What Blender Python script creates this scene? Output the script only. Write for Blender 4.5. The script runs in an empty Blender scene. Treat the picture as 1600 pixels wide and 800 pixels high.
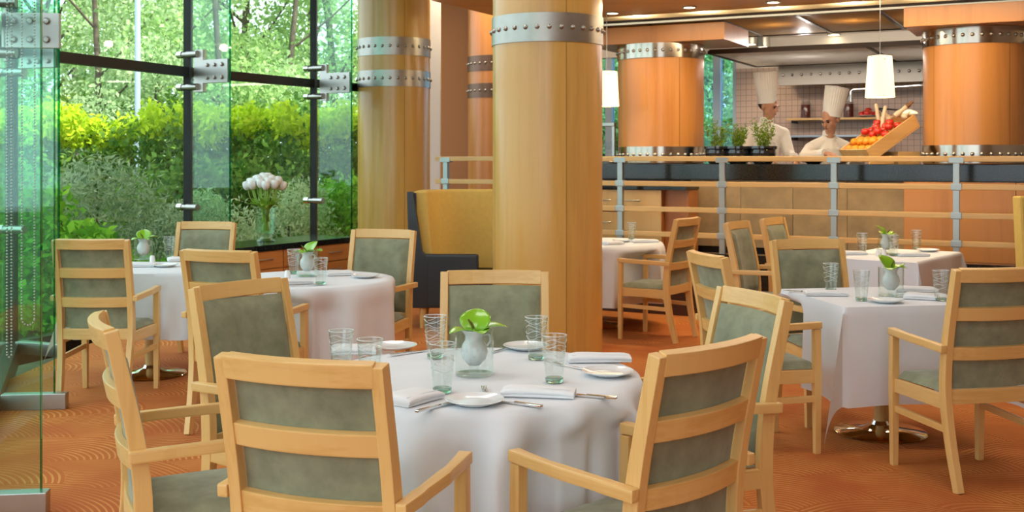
import bpy, bmesh, math, random
import numpy as np
from mathutils import Vector, Matrix
random.seed(7)
rng = np.random.default_rng(11)
PI = math.pi
scene = bpy.context.scene
COL = scene.collection

# ------------------------------------------------------------------ camera, sky, sun, area lights, exposure
F, H0, YH = 1736.0, 1.496, 247.0            # focal length in pixels, eye height, horizon row of the 1600x800 frame
cam_d = bpy.data.cameras.new('camera'); cam = bpy.data.objects.new('camera', cam_d); COL.objects.link(cam)
cam.location = (0, 0, H0); cam.rotation_euler = (PI/2, 0, 0)
cam_d.sensor_width = 36.0; cam_d.lens = F/1600*36; cam_d.shift_y = -(400-YH)/1600; cam_d.clip_end = 300
scene.camera = cam
cam_d.dof.use_dof = True; cam_d.dof.focus_distance = 4.0; cam_d.dof.aperture_fstop = 9.0

world = bpy.data.worlds.new('sky'); scene.world = world; world.use_nodes = True
bg = world.node_tree.nodes['Background']
bg.inputs['Color'].default_value = (0.78, 0.91, 1.0, 1); bg.inputs['Strength'].default_value = 2.15

sun_d = bpy.data.lights.new('sun', 'SUN'); sun_d.energy = 7.0; sun_d.angle = math.radians(3); sun_d.color = (1, .95, .82)
sun = bpy.data.objects.new('sun', sun_d); COL.objects.link(sun)
sun.rotation_euler = (math.radians(18), math.radians(42), 0)

def area(name, loc, size, power, color, rot=(0, 0, 0)):
    d = bpy.data.lights.new(name, 'AREA'); d.shape = 'RECTANGLE'; d.size, d.size_y = size; d.energy = power; d.color = color
    o = bpy.data.objects.new(name, d); COL.objects.link(o); o.location = loc; o.rotation_euler = rot; return o
for i, (x, y) in enumerate(((-1.2, 1.2), (1.6, 1.2), (-1.2, 4.6), (1.8, 4.6), (-.6, 8.0), (2.4, 7.4))):
    area('added_ceiling_fill', (x, y, 4.1), (1.5, .9), 20, (1, .96, .90))  # unseen soft fill lights without fittings, added to brighten the dining room
area('added_hall_fill', (-.4, 14.0, 4.0), (1.2, .8), 34, (1, .80, .58))  # added warm fill above the rear hall, no lamp body
area('added_kitchen_fill', (3.5, 12.75, 2.62), (2.2, .4), 30, (1, .84, .70), (0, 0, -.47))  # added fill that lifts the dark cooking area, no lamp body
area('added_counter_fill', (2.6, 9.9, 2.94), (3.6, .3), 60, (1, .78, .50), (0, 0, -.47))  # added warm fill for the counter front and railing, no lamp body

scene.view_settings.view_transform = 'Standard'; scene.view_settings.look = 'None'
scene.view_settings.gamma = 1; scene.view_settings.use_curve_mapping = False
scene.view_settings.exposure = 0.38
scene.cycles.use_denoising = True
scene.cycles.max_bounces = 10; scene.cycles.transparent_max_bounces = 24
scene.cycles.caustics_reflective = False; scene.cycles.caustics_refractive = False
scene.cycles.sample_clamp_indirect = 6

# ------------------------------------------------------------------ measuring helpers
def tp(px, py, z):
    """point of the horizontal plane z that the photograph shows at a pixel"""
    d = (H0 - z)*F/(py - YH)
    return ((px-800)*d/F, d, z)
def dp(px, py, d):
    return ((px-800)*d/F, d, H0-(py-YH)*d/F)

# building grid of the kitchen: origin at a railing post, u along the railing, n into the kitchen
GO = Vector((1.065, 10.88)); GU = Vector((.89, -.456)).normalized(); GN = Vector((.456, .89)).normalized()
GA = math.atan2(GU.y, GU.x)
def g(t, o, z=0):
    p = GO + GU*t + GN*o
    return Vector((p.x, p.y, z))
def gpx(px, o):
    """t of the grid line at offset o that is seen at pixel column px"""
    k = (px-800)/F; b = GO + GN*o
    return (k*b.y - b.x)/(GU.x - k*GU.y)

# ------------------------------------------------------------------ materials
MATS = {}
def newmat(name):
    m = bpy.data.materials.new(name); m.use_nodes = True; nt = m.node_tree
    b = nt.nodes['Principled BSDF']; MATS[name] = m
    return m, nt, b
def N(nt, kind, **kw):
    n = nt.nodes.new(kind)
    for k, v in kw.items():
        if hasattr(n, k): setattr(n, k, v)
    return n
def ramp(nt, fac, stops):
    r = nt.nodes.new('ShaderNodeValToRGB'); e = r.color_ramp.elements
    while len(e) < len(stops): e.new(.5)
    for el, (p, c) in zip(e, stops): el.position = p; el.color = (*c, 1)
    nt.links.new(fac, r.inputs[0]); return r.outputs[0]
def mapping(nt, scale=(1, 1, 1), rot=(0, 0, 0), rand=True):
    tc = nt.nodes.new('ShaderNodeTexCoord'); mp = nt.nodes.new('ShaderNodeMapping')
    mp.inputs['Scale'].default_value = scale; mp.inputs['Rotation'].default_value = rot
    nt.links.new(tc.outputs['Object'], mp.inputs[0])
    if rand:
        oi = nt.nodes.new('ShaderNodeObjectInfo'); mu = nt.nodes.new('ShaderNodeMath'); mu.operation = 'MULTIPLY'; mu.inputs[1].default_value = 37
        nt.links.new(oi.outputs['Random'], mu.inputs[0]); nt.links.new(mu.outputs[0], mp.inputs['Location'])
    return mp.outputs[0]
def noise(nt, vec, scale, detail=3, rough=.5):
    n = nt.nodes.new('ShaderNodeTexNoise'); n.inputs['Scale'].default_value = scale; n.inputs['Detail'].default_value = detail
    n.inputs['Roughness'].default_value = rough
    if vec is not None: nt.links.new(vec, n.inputs['Vector'])
    return n.outputs['Fac']
def bump(nt, b, h, strength=.2, dist=.01):
    bp = nt.nodes.new('ShaderNodeBump'); bp.inputs['Strength'].default_value = strength; bp.inputs['Distance'].default_value = dist
    nt.links.new(h, bp.inputs['Height']); nt.links.new(bp.outputs[0], b.inputs['Normal'])

def wood(name, c1, c2, axis='z', rough=.38, fine=60, coat=.15):
    m, nt, b = newmat(name)
    s = {'x': (.06, 1, 1), 'y': (1, .06, 1), 'z': (1, 1, .06)}[axis]
    v = mapping(nt, s); f = noise(nt, v, fine, 4, .6); f2 = noise(nt, v, fine*.15, 2)
    ad = nt.nodes.new('ShaderNodeMath'); ad.operation = 'ADD'; nt.links.new(f, ad.inputs[0]); nt.links.new(f2, ad.inputs[1])
    nt.links.new(ramp(nt, ad.outputs[0], [(.72, c1), (1.25 if False else 1.0, c2)]), b.inputs['Base Color'])
    b.inputs['Roughness'].default_value = rough; b.inputs['Coat Weight'].default_value = coat; b.inputs['Coat Roughness'].default_value = .2
    return m
MAPLE1, MAPLE2 = (.77, .47, .165), (.68, .385, .115)
for ax in 'xyz': wood('maple_'+ax, MAPLE2, MAPLE1, ax)
wood('column_veneer', (.62, .345, .080), (.70, .40, .100), 'z', .28, 26, .35)
wood('orange_veneer', (.50, .20, .045), (.58, .245, .06), 'z', .35, 22, .2)
wood('soffit_veneer', (.52, .24, .06), (.60, .29, .08), 'x', .4, 18, .1)
wood('pale_veneer', (.66, .41, .15), (.72, .46, .18), 'z', .4, 30, .1)
wood('red_veneer', (.40, .14, .035), (.47, .17, .045), 'z', .4, 30, .1)
wood('drawer_veneer', (.50, .20, .05), (.60, .26, .07), 'x', .35, 30, .2)
wood('wall_veneer', (.36, .16, .06), (.46, .21, .08), 'z', .5, 8, 0)
wood('crate_wood', (.62, .36, .13), (.72, .45, .18), 'x', .5, 40, 0)
wood('dark_wood', (.05, .02, .012), (.08, .032, .016), 'x', .4, 30, .1)

def plain(name, col, rough=.5, metal=0, var=0, scale=20, bumps=0, bscale=80, **kw):
    m, nt, b = newmat(name)
    if var:
        f = noise(nt, mapping(nt), scale, 4, .6)
        nt.links.new(ramp(nt, f, [(.3, tuple(c*(1-var) for c in col)), (.7, tuple(min(1, c*(1+var)) for c in col))]), b.inputs['Base Color'])
    else: b.inputs['Base Color'].default_value = (*col, 1)
    if bumps: bump(nt, b, noise(nt, mapping(nt), bscale, 3), bumps, .004)
    b.inputs['Roughness'].default_value = rough; b.inputs['Metallic'].default_value = metal
    for k, v in kw.items(): b.inputs[k.replace('_', ' ')].default_value = v
    return m
plain('suede', (.235, .242, .148), .85, var=.2, scale=14, bumps=.12, bscale=300, Sheen_Weight=.3, Sheen_Roughness=.4)
plain('linen', (.76, .78, .81), .8, var=.02, scale=6, bumps=.25, bscale=9, Sheen_Weight=.1)
plain('napkin_linen', (.82, .82, .83), .8, bumps=.1, bscale=60)
plain('china', (.84, .85, .85), .12, Coat_Weight=.4)
plain('steel', (.46, .445, .41), .36, 1, var=.05, scale=9)
plain('mirror_steel', (.46, .40, .33), .17, 1)
plain('band_steel', (.40, .38, .34), .36, 1, var=.06, scale=12)
plain('dark_band', (.17, .105, .075), .4, .7)
plain('hood_steel', (.30, .28, .25), .4, .9)
plain('chrome', (.78, .78, .78), .07, 1)
plain('rail_steel', (.42, .45, .43), .38, .85)
plain('dark_metal', (.012, .011, .010), .35, .3)
plain('black_leather', (.022, .028, .034), .36, bumps=.25, bscale=160)
plain('yellow_fabric', (.66, .44, .10), .8, var=.06, scale=25)
plain('white_plaster', (.80, .79, .77), .7)
plain('cream_plaster', (.66, .56, .44), .8)
plain('kitchen_white', (.82, .76, .70), .7)
plain('skin', (.55, .28, .18), .5)
plain('cook_white', (.80, .77, .72), .8, bumps=.25, bscale=14)
plain('hat_white', (.84, .84, .83), .8)
plain('trousers', (.05, .05, .06), .8)
plain('dark_hair', (.03, .018, .012), .6)
plain('black_glaze', (.010, .011, .013), .1, Coat_Weight=.6)
plain('soil', (.03, .018, .01), .9)
plain('rubber', (.02, .02, .02), .7)
plain('white_bloom', (.84, .87, .84), .6)
plain('green_stem', (.32, .55, .09), .5)
plain('spathe_green', (.23, .49, .02), .25, Coat_Weight=.4)
plain('spadix_olive', (.18, .16, .03), .6)
plain('orange_peel', (.85, .30, .012), .4, bumps=.15, bscale=90)
plain('tomato_red', (.62, .025, .012), .25, Coat_Weight=.3)
plain('bulb_white', (.75, .60, .42), .6)
plain('mill_wood', (.20, .09, .035), .4)
plain('jam', (.14, .014, .008), .3)
plain('blue_shelf', (.35, .48, .62), .3, .2)
plain('window_frame_paint', (.42, .50, .60), .4, .2)
plain('bark', (.10, .075, .055), .9, var=.4, scale=10)
plain('stone_panel', (.34, .235, .115), .55, var=.22, scale=5)
plain('ground_earth', (.06, .075, .03), .95, var=.4, scale=2)
plain('salt_white', (.85, .85, .84), .2)

def granite():
    m, nt, b = newmat('black_granite')
    f = noise(nt, mapping(nt, rand=False), 90, 5, .8)
    nt.links.new(ramp(nt, f, [(.52, (.007, .008, .009)), (.7, (.07, .075, .06))]), b.inputs['Base Color'])
    b.inputs['Roughness'].default_value = .12
granite()

def leafmat(name, c1, c2, trans=.45):
    m, nt, b = newmat(name); nt.nodes.remove(b); out = nt.nodes['Material Output']
    gi = nt.nodes.new('ShaderNodeNewGeometry')
    col = ramp(nt, gi.outputs['Random Per Island'], [(0, c1), (1, c2)])
    d = nt.nodes.new('ShaderNodeBsdfDiffuse'); t = nt.nodes.new('ShaderNodeBsdfTranslucent'); mx = nt.nodes.new('ShaderNodeMixShader')
    nt.links.new(col, d.inputs[0]); nt.links.new(col, t.inputs[0]); mx.inputs[0].default_value = trans
    nt.links.new(d.outputs[0], mx.inputs[1]); nt.links.new(t.outputs[0], mx.inputs[2]); nt.links.new(mx.outputs[0], out.inputs[0])
leafmat('leaf_hedge_young', (.42, .62, .03), (.75, .85, .06))  # yellow-green young growth of the hedge tops
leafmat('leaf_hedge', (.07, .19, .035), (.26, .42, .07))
leafmat('leaf_grey', (.20, .30, .15), (.50, .60, .34))
leafmat('leaf_tree', (.22, .40, .12), (.52, .70, .28))
leafmat('leaf_pale', (.36, .52, .24), (.68, .82, .48))
leafmat('leaf_laurel', (.10, .32, .03), (.36, .68, .06))
leafmat('leaf_herb', (.10, .22, .02), (.34, .46, .06))
leafmat('leaf_tulip', (.30, .56, .05), (.58, .80, .14))

def pane(name, tint, refl=1.0, rough=0.0):
    """sheet glass: light passes straight through with a tint, the surface mirrors by Fresnel"""
    m, nt, b = newmat(name); nt.nodes.remove(b); out = nt.nodes['Material Output']
    t = nt.nodes.new('ShaderNodeBsdfTransparent'); t.inputs[0].default_value = (*tint, 1)
    gl = nt.nodes.new('ShaderNodeBsdfGlossy'); gl.inputs['Roughness'].default_value = rough; gl.inputs[0].default_value = (.9, 1, .97, 1)
    fr = nt.nodes.new('ShaderNodeFresnel'); ge = nt.nodes.new('ShaderNodeNewGeometry')
    io = nt.nodes.new('ShaderNodeMapRange'); io.inputs['To Min'].default_value = 1.5; io.inputs['To Max'].default_value = 1/1.5   # leaving the sheet mirrors as entering it
    nt.links.new(ge.outputs['Backfacing'], io.inputs['Value']); nt.links.new(io.outputs[0], fr.inputs[0])
    mu = nt.nodes.new('ShaderNodeMath'); mu.operation = 'MULTIPLY'; mu.inputs[1].default_value = refl; nt.links.new(fr.outputs[0], mu.inputs[0])
    mx = nt.nodes.new('ShaderNodeMixShader'); nt.links.new(mu.outputs[0], mx.inputs[0])
    nt.links.new(t.outputs[0], mx.inputs[1]); nt.links.new(gl.outputs[0], mx.inputs[2]); nt.links.new(mx.outputs[0], out.inputs[0])
    return m
pane('window_glass', (.95, .99, .975), .55)
pane('fin_glass', (.84, .98, .93), .8)
pane('fin_edge', (.12, .62, .46), .8)
pane('kitchen_glass', (.55, .78, .92), .8)
pane('table_glass', (.965, .98, .975), 1.3)
pane('jar_glass', (.92, .93, .93), .6)
pane('vase_glass', (.90, .96, .90), 1.3)
plain('glass_base', (.55, .88, .78), .05, Transmission_Weight=.85, IOR=1.4)
plain('milk_glass', (.86, .88, .86), .15, Transmission_Weight=.15)

def emit(name, col, s):
    m, nt, b = newmat(name); b.inputs['Base Color'].default_value = (*col, 1)
    b.inputs['Emission Color'].default_value = (*col, 1); b.inputs['Emission Strength'].default_value = s
emit('lamp_shade_lit', (1, .86, .52), .85)
emit('bulb_lit', (1, .85, .55), 9)
emit('strip_lit', (.95, 1, .80), .22)
plain('canopy_panel', (.34, .25, .145), .3, 0, Transmission_Weight=.0)
def frosted(name, col, tr):
    m, nt, b = newmat(name); out = nt.nodes['Material Output']; b.inputs['Base Color'].default_value = (*col, 1); b.inputs['Roughness'].default_value = .55
    t = nt.nodes.new('ShaderNodeBsdfTranslucent'); t.inputs[0].default_value = (*[min(1, c*1.6) for c in col], 1); mx = nt.nodes.new('ShaderNodeMixShader'); mx.inputs[0].default_value = tr
    nt.links.new(b.outputs[0], mx.inputs[1]); nt.links.new(t.outputs[0], mx.inputs[2]); nt.links.new(mx.outputs[0], out.inputs[0])
frosted('canopy_panel', (.34, .25, .145), .45)
plain('canopy_frame', (.055, .035, .025), .4, .4)
frosted('hood_panel', (.74, .71, .64), .4)

def tiles():
    m, nt, b = newmat('wall_tile')
    br = nt.nodes.new('ShaderNodeTexBrick'); br.offset = 0; br.inputs['Scale'].default_value = 1
    br.inputs['Brick Width'].default_value = .075; br.inputs['Row Height'].default_value = .075; br.inputs['Mortar Size'].default_value = .004
    br.inputs['Color1'].default_value = (.60, .44, .36, 1); br.inputs['Color2'].default_value = (.57, .42, .35, 1); br.inputs['Mortar'].default_value = (.33, .24, .20, 1)
    tc = nt.nodes.new('ShaderNodeTexCoord'); sp = nt.nodes.new('ShaderNodeSeparateXYZ'); cb = nt.nodes.new('ShaderNodeCombineXYZ')
    nt.links.new(tc.outputs['Object'], sp.inputs[0]); nt.links.new(sp.outputs[0], cb.inputs[0]); nt.links.new(sp.outputs[2], cb.inputs[1])
    nt.links.new(cb.outputs[0], br.inputs['Vector']); nt.links.new(br.outputs[0], b.inputs['Base Color']); b.inputs['Roughness'].default_value = .3
tiles()

def carpet():
    m, nt, b = newmat('carpet'); L = nt.links
    def M(op, a, c=None, cl=False):
        n = nt.nodes.new('ShaderNodeMath'); n.operation = op; n.use_clamp = cl
        for i, v in enumerate((a, c)):
            if v is None: continue
            if isinstance(v, (int, float)): n.inputs[i].default_value = v
            else: L.new(v, n.inputs[i])
        return n.outputs[0]
    tc = nt.nodes.new('ShaderNodeTexCoord'); mp = nt.nodes.new('ShaderNodeMapping'); mp.inputs['Rotation'].default_value = (0, 0, .35)
    L.new(tc.outputs['Object'], mp.inputs[0])
    nz = nt.nodes.new('ShaderNodeTexNoise'); nz.inputs['Scale'].default_value = .9; nz.inputs['Detail'].default_value = 1; L.new(mp.outputs[0], nz.inputs[0])
    sb = nt.nodes.new('ShaderNodeVectorMath'); sb.operation = 'SUBTRACT'; sb.inputs[1].default_value = (.5, .5, .5); L.new(nz.outputs['Color'], sb.inputs[0])
    sc = nt.nodes.new('ShaderNodeVectorMath'); sc.operation = 'SCALE'; sc.inputs['Scale'].default_value = .45; L.new(sb.outputs[0], sc.inputs[0])
    ad = nt.nodes.new('ShaderNodeVectorMath'); L.new(mp.outputs[0], ad.inputs[0]); L.new(sc.outputs[0], ad.inputs[1])
    sp = nt.nodes.new('ShaderNodeSeparateXYZ'); L.new(ad.outputs[0], sp.inputs[0]); x, y = sp.outputs[0], sp.outputs[1]
    R, s = .60, .25
    j1 = M('CEIL', M('DIVIDE', M('SUBTRACT', y, R), s)); dist = None; w = None
    for k in (4, 3, 2, 1, 0):                                   # overlapping fans: the lowest row that covers the point wins
        j = M('ADD', j1, float(k)); xo = M('MULTIPLY', M('FLOORED_MODULO', j, 2.0), R); xx = M('SUBTRACT', x, xo)
        dx = M('SUBTRACT', xx, M('MULTIPLY', M('ROUND', M('DIVIDE', xx, 2*R)), 2*R)); dy = M('SUBTRACT', y, M('MULTIPLY', j, s))
        d = M('SQRT', M('ADD', M('MULTIPLY', dx, dx), M('MULTIPLY', dy, dy)))
        if dist is None: dist = d
        else:
            ins = M('LESS_THAN', d, R); dist = M('ADD', M('MULTIPLY', d, ins), M('MULTIPLY', dist, M('SUBTRACT', 1.0, ins)))
    wv = M('SINE', M('MULTIPLY', dist, 2*PI/.030)); line = M('MULTIPLY', M('SUBTRACT', wv, .25), 2.2, True)
    patch = noise(nt, mp.outputs[0], 2.2, 2); amt = M('MULTIPLY', M('SUBTRACT', patch, .36), 4.0, True)
    fine = noise(nt, mp.outputs[0], 420, 2)
    dots = M('MULTIPLY', M('SUBTRACT', fine, .30), 3.2, True)
    fac = M('MULTIPLY', M('MULTIPLY', line, M('ADD', M('MULTIPLY', amt, .85), .15)), dots)
    base = ramp(nt, noise(nt, mp.outputs[0], 1.1, 3), [(.3, (.40, .085, .006)), (.7, (.52, .14, .012))])
    mx = nt.nodes.new('ShaderNodeMix'); mx.data_type = 'RGBA'; L.new(fac, mx.inputs['Factor']); L.new(base, mx.inputs['A']); mx.inputs['B'].default_value = (.74, .36, .09, 1)
    L.new(mx.outputs['Result'], b.inputs['Base Color']); b.inputs['Roughness'].default_value = .95
    b.inputs['Sheen Weight'].default_value = .0
    bump(nt, b, M('ADD', line, fine), .35, .004)
carpet()

# ------------------------------------------------------------------ mesh builder
class MB:
    def __init__(s): s.bm = bmesh.new()
    def face(s, vs):
        try: return s.bm.faces.new(vs)
        except ValueError: return None
    def hexa(s, p):
        v = [s.bm.verts.new(q) for q in p]
        for f in ((3, 2, 1, 0), (4, 5, 6, 7), (0, 1, 5, 4), (1, 2, 6, 5), (2, 3, 7, 6), (3, 0, 4, 7)): s.face([v[i] for i in f])
        return s
    def box(s, x0, x1, y0, y1, z0, z1):
        return s.hexa([(x0, y0, z0), (x1, y0, z0), (x1, y1, z0), (x0, y1, z0), (x0, y0, z1), (x1, y0, z1), (x1, y1, z1), (x0, y1, z1)])
    def wallseg(s, a, b, th, z0, z1, side=0.0):
        """upright slab between plan points a and b; side shifts the thickness off the line"""
        a, b = Vector(a[:2]), Vector(b[:2]); d = (b-a).normalized(); n = Vector((-d.y, d.x)); o0 = n*(side-th/2); o1 = n*(side+th/2)
        c = [a+o0, b+o0, b+o1, a+o1]
        return s.hexa([(*q, z0) for q in c]+[(*q, z1) for q in c])
    def sweep(s, path, side, w, h, cap=True):
        P = [Vector(p) for p in path]; S = Vector(side).normalized(); rings = []
        for i, p in enumerate(P):
            T = (P[min(i+1, len(P)-1)]-P[max(i-1, 0)]).normalized(); Sd = (S-T*S.dot(T)).normalized(); Nn = T.cross(Sd)
            ww = w[i] if isinstance(w, (list, tuple)) else w; hh = h[i] if isinstance(h, (list, tuple)) else h
            rings.append([s.bm.verts.new(p+Sd*a*ww/2+Nn*b*hh/2) for a, b in ((-1, -1), (1, -1), (1, 1), (-1, 1))])
        for A, B in zip(rings, rings[1:]):
            for k in range(4): s.face([A[k], A[(k+1) % 4], B[(k+1) % 4], B[k]])
        if cap: s.face(rings[0][::-1]); s.face(rings[-1])
        return s
    def tube(s, path, r, n=8, cap=True):
        P = [Vector(p) for p in path]; rings = []; up = Vector((0, 0, 1)); prev = None
        for i, p in enumerate(P):
            T = (P[min(i+1, len(P)-1)]-P[max(i-1, 0)]).normalized()
            if prev is None: X = T.cross(up) if abs(T.z) < .95 else T.cross(Vector((1, 0, 0)))
            else: X = prev-T*prev.dot(T)
            X.normalize(); Y = T.cross(X); prev = X; rr = r[i] if isinstance(r, (list, tuple)) else r
            rings.append([s.bm.verts.new(p+X*rr*math.cos(2*PI*k/n)+Y*rr*math.sin(2*PI*k/n)) for k in range(n)])
        for A, B in zip(rings, rings[1:]):
            for k in range(n): s.face([A[k], A[(k+1) % n], B[(k+1) % n], B[k]])
        if cap: s.face(rings[0][::-1]); s.face(rings[-1])
        return s
    def lathe(s, prof, n=32, c=(0, 0, 0), a0=0, a1=2*PI):
        full = abs(a1-a0-2*PI) < 1e-6; m = n if full else n+1; rings = []
        for r, z in prof:
            if r < 1e-6: rings.append([s.bm.verts.new((c[0], c[1], c[2]+z))]*m)
            else: rings.append([s.bm.verts.new((c[0]+r*math.cos(a0+(a1-a0)*k/n), c[1]+r*math.sin(a0+(a1-a0)*k/n), c[2]+z)) for k in range(m)])
        for A, B in zip(rings, rings[1:]):
            for k in range(n):
                q = [A[k], A[(k+1) % m], B[(k+1) % m], B[k]]; u = []
                for v in q:
                    if v not in u: u.append(v)
                if len(u) > 2: s.face(u)
        return s
    def ball(s, c, r, seg=12, rings=8, M=None):
        r = r if hasattr(r, '__len__') else (r, r, r)
        mat = Matrix.Translation(c) @ (M or Matrix()) @ Matrix.Diagonal((*r, 1))
        bmesh.ops.create_uvsphere(s.bm, u_segments=seg, v_segments=rings, radius=1, matrix=mat); return s
    def capsule(s, a, b, ra, rb, n=12):
        a, b = Vector(a), Vector(b); T = (b-a).normalized(); path = []; rad = []
        for k in range(4): t = math.sin(k/4*PI/2); path.append(a-T*ra*(1-t if k else .999)*1.0); rad.append(max(.05*ra, ra*math.sqrt(max(0, 1-(1-t)**2))))
        path.append(a); rad.append(ra); path.append(b); rad.append(rb)
        for k in range(1, 4): t = math.sin(k/4*PI/2); path.append(b+T*rb*t); rad.append(max(.05*rb, rb*math.sqrt(1-t*t)))
        return s.tube(path, rad, n)
    def grid(s, fn, nu, nv, closed_u=False):
        V = [[s.bm.verts.new(fn(i/nu, j/nv)) for i in range(nu if closed_u else nu+1)] for j in range(nv+1)]; m = len(V[0])
        for j in range(nv):
            for i in range(nu): s.face([V[j][i], V[j][(i+1) % m], V[j+1][(i+1) % m], V[j+1][i]])
        return s
    def xf(s, M): bmesh.ops.transform(s.bm, matrix=M, verts=s.bm.verts); return s
    def mesh(s, name, mats, bevel=0, seg=2, smooth=None):
        bmesh.ops.remove_doubles(s.bm, verts=s.bm.verts, dist=1e-6)
        bmesh.ops.recalc_face_normals(s.bm, faces=s.bm.faces)
        if bevel:
            ed = [e for e in s.bm.edges if len(e.link_faces) == 2 and e.calc_face_angle(0) > .6]
            bmesh.ops.bevel(s.bm, geom=ed, offset=bevel, segments=seg, profile=.7, affect='EDGES', clamp_overlap=True)
        me = bpy.data.meshes.new(name); s.bm.to_mesh(me); s.bm.free()
        for m in (mats if isinstance(mats, (list, tuple)) else [mats]): me.materials.append(MATS[m])
        if smooth is not None:
            me.polygons.foreach_set('use_smooth', [True]*len(me.polygons))
            if smooth < 179: me.set_sharp_from_angle(angle=math.radians(smooth))
        return me
    def build(s, name, mats, parent=None, bevel=0, seg=2, smooth=None):
        return link(name, s.mesh(name, mats, bevel, seg, smooth), parent)
def link(name, me, parent=None, M=None):
    o = bpy.data.objects.new(name, me); COL.objects.link(o); o.parent = parent
    if M is not None: o.matrix_basis = M
    return o
def tag(o, label=None, cat=None, group=None, kind=None):
    if label: o['label'] = label
    if cat: o['category'] = cat
    if group: o['group'] = group
    if kind: o['kind'] = kind
    return o
def thing(name, label, cat, loc=(0, 0, 0), rz=0, group=None, kind=None):
    o = bpy.data.objects.new(name, None); COL.objects.link(o); o.empty_display_size = .1
    o.location = loc; o.rotation_euler = (0, 0, rz); return tag(o, label, cat, group, kind)
KIDS = {}
def dup(root, label, loc, rz=0, group=None, scale=None):
    def rec(o, par):
        c = o.copy(); COL.objects.link(c); c.parent = par
        for k in [q for q in bpy.data.objects if q.parent == o] if o.name not in KIDS else KIDS[o.name]: rec(k, c)
        return c
    if root.name not in KIDS:
        for o in (root, *root.children_recursive): KIDS[o.name] = list(o.children)
    c = rec(root, None); c.location = loc; c.rotation_euler = (0, 0, rz); c['label'] = label
    if scale: c.scale = (scale,)*3 if not hasattr(scale, '__len__') else scale
    if group: c['group'] = group
    return c
def catmull(pts, n=6):
    P = [Vector(p) for p in pts]; P = [P[0]*2-P[1]]+P+[P[-1]*2-P[-2]]; out = []
    for i in range(1, len(P)-2):
        for k in range(n):
            t = k/n; a, b, c, d = P[i-1:i+3]
            out.append(.5*((2*b)+(c-a)*t+(2*a-5*b+4*c-d)*t*t+(3*b-a-3*c+d)*t**3))
    return out+[P[-2]]

# ================================================================== THE SETTING
tag(MB().box(-3.4, 8.0, -2.5, 17.0, -.12, 0).build('floor', 'carpet'), kind='structure')
tag(MB().box(-60, 60, -30, 90, -.6, -.3).build('ground', 'ground_earth'), kind='structure')
tag(MB().box(-3.6, 8.0, -2.5, 17.0, 4.2, 4.5).build('ceiling', 'cream_plaster'), kind='structure')

# glazed wall on the left: mullion stations of the faceted line
V = [(-2.15, 1.8), (-2.48, 4.62), (-3.10, 6.60), (-3.85, 8.55), (-3.09, 10.60), (-2.18, 12.22), (-1.62, 13.22)]
ZT = 2.316
for i, (a, b) in enumerate(zip(V, V[1:])):
    w = thing(f'window_{i+1}', None, None, kind='structure')
    aa, bb = Vector(a), Vector(b); d = (bb-aa).normalized()*.035
    for z0, z1 in ((.06, ZT-.04), (ZT+.04, 4.2)):
        MB().wallseg(aa+d, bb-d, .012, z0, z1).build('pane', 'window_glass', w)
    MB().wallseg(aa, bb, .06, ZT-.045, ZT+.045).build('transom', 'dark_metal', w)
    MB().wallseg(aa, bb, .10, -.1, .08).build('sill', 'dark_metal', w)
    MB().box(aa.x-.035, aa.x+.035, aa.y-.035, aa.y+.035, -.1, 4.2).build('mullion', 'dark_metal', w)

# wall closing the right side, hall walls behind the columns
tag(MB().box(7.2, 7.4, -2.5, 17, 0, 4.2).build('wall_right', 'cream_plaster'), kind='structure')
tag(MB().box(1.2, 7.4, -2.7, -2.5, 0, 4.2).build('wall_added_shade', 'cream_plaster'), kind='structure')  # unseen partial wall behind the camera, added to darken the right side
tag(MB().box(-1.62, .9, 15.9, 16.1, 0, 4.2).build('wall_back', 'wall_veneer'), kind='structure')
for k, x in enumerate((-1.02, -.62, -.22)):
    pass
pil = MB().box(*[(671-800)*14.3/F, (687.5-800)*14.3/F], 14.3, 14.5, 0, 4.2).build('trim_1', 'white_plaster'); tag(pil, kind='structure')

# raised kitchen floor with a granite kerb along the railing
T0, T1 = -2.2, 5.6
pl = MB()
c = [g(T0, 0), g(T1, 0), g(T1, 5.2), g(T0, 5.2)]
pl.hexa([(q.x, q.y, 0) for q in c]+[(q.x, q.y, .45) for q in c])
tag(pl.build('floor_platform', 'dark_wood'), kind='structure')
k_ = MB().wallseg(g(T0, .02), g(T1, .02), .16, 0.28, .60).build('trim_2', 'black_granite'); tag(k_, kind='structure')
k_ = MB().wallseg(g(T0, .0), g(T1, .0), .10, 0, .28).build('trim_3', 'dark_wood'); tag(k_, kind='structure')

# kitchen rear wall with windows on its left
wb = MB()
OW = 4.3
tw0, tw1 = gpx(930, OW), gpx(1150, OW)
KW = g(0, OW)
def gl_(t0, t1, o0, o1, z0, z1, name, mat, parent=None, bevel=0, root=None):
    """box along the kitchen grid, built in the frame of its root or of the world"""
    m = MB(); cc = [g(t0, o0), g(t1, o0), g(t1, o1), g(t0, o1)]
    return m.hexa([(q.x, q.y, z0) for q in cc]+[(q.x, q.y, z1) for q in cc]).build(name, mat, parent, bevel)
def gbox(t0, t1, o0, o1, z0, z1, name, mat, parent, bevel=0):
    """box in the local frame of an Empty that lies on the grid (x along u, y along n)"""
    return MB().box(t0, t1, o0, o1, z0, z1).build(name, mat, parent, bevel)
def gthing(name, label, cat, t, o, z, group=None, kind=None):
    return thing(name, label, cat, g(t, o, z), GA, group, kind)
w = gthing('wall_kitchen', None, None, 0, OW, 0, kind='structure')
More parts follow.
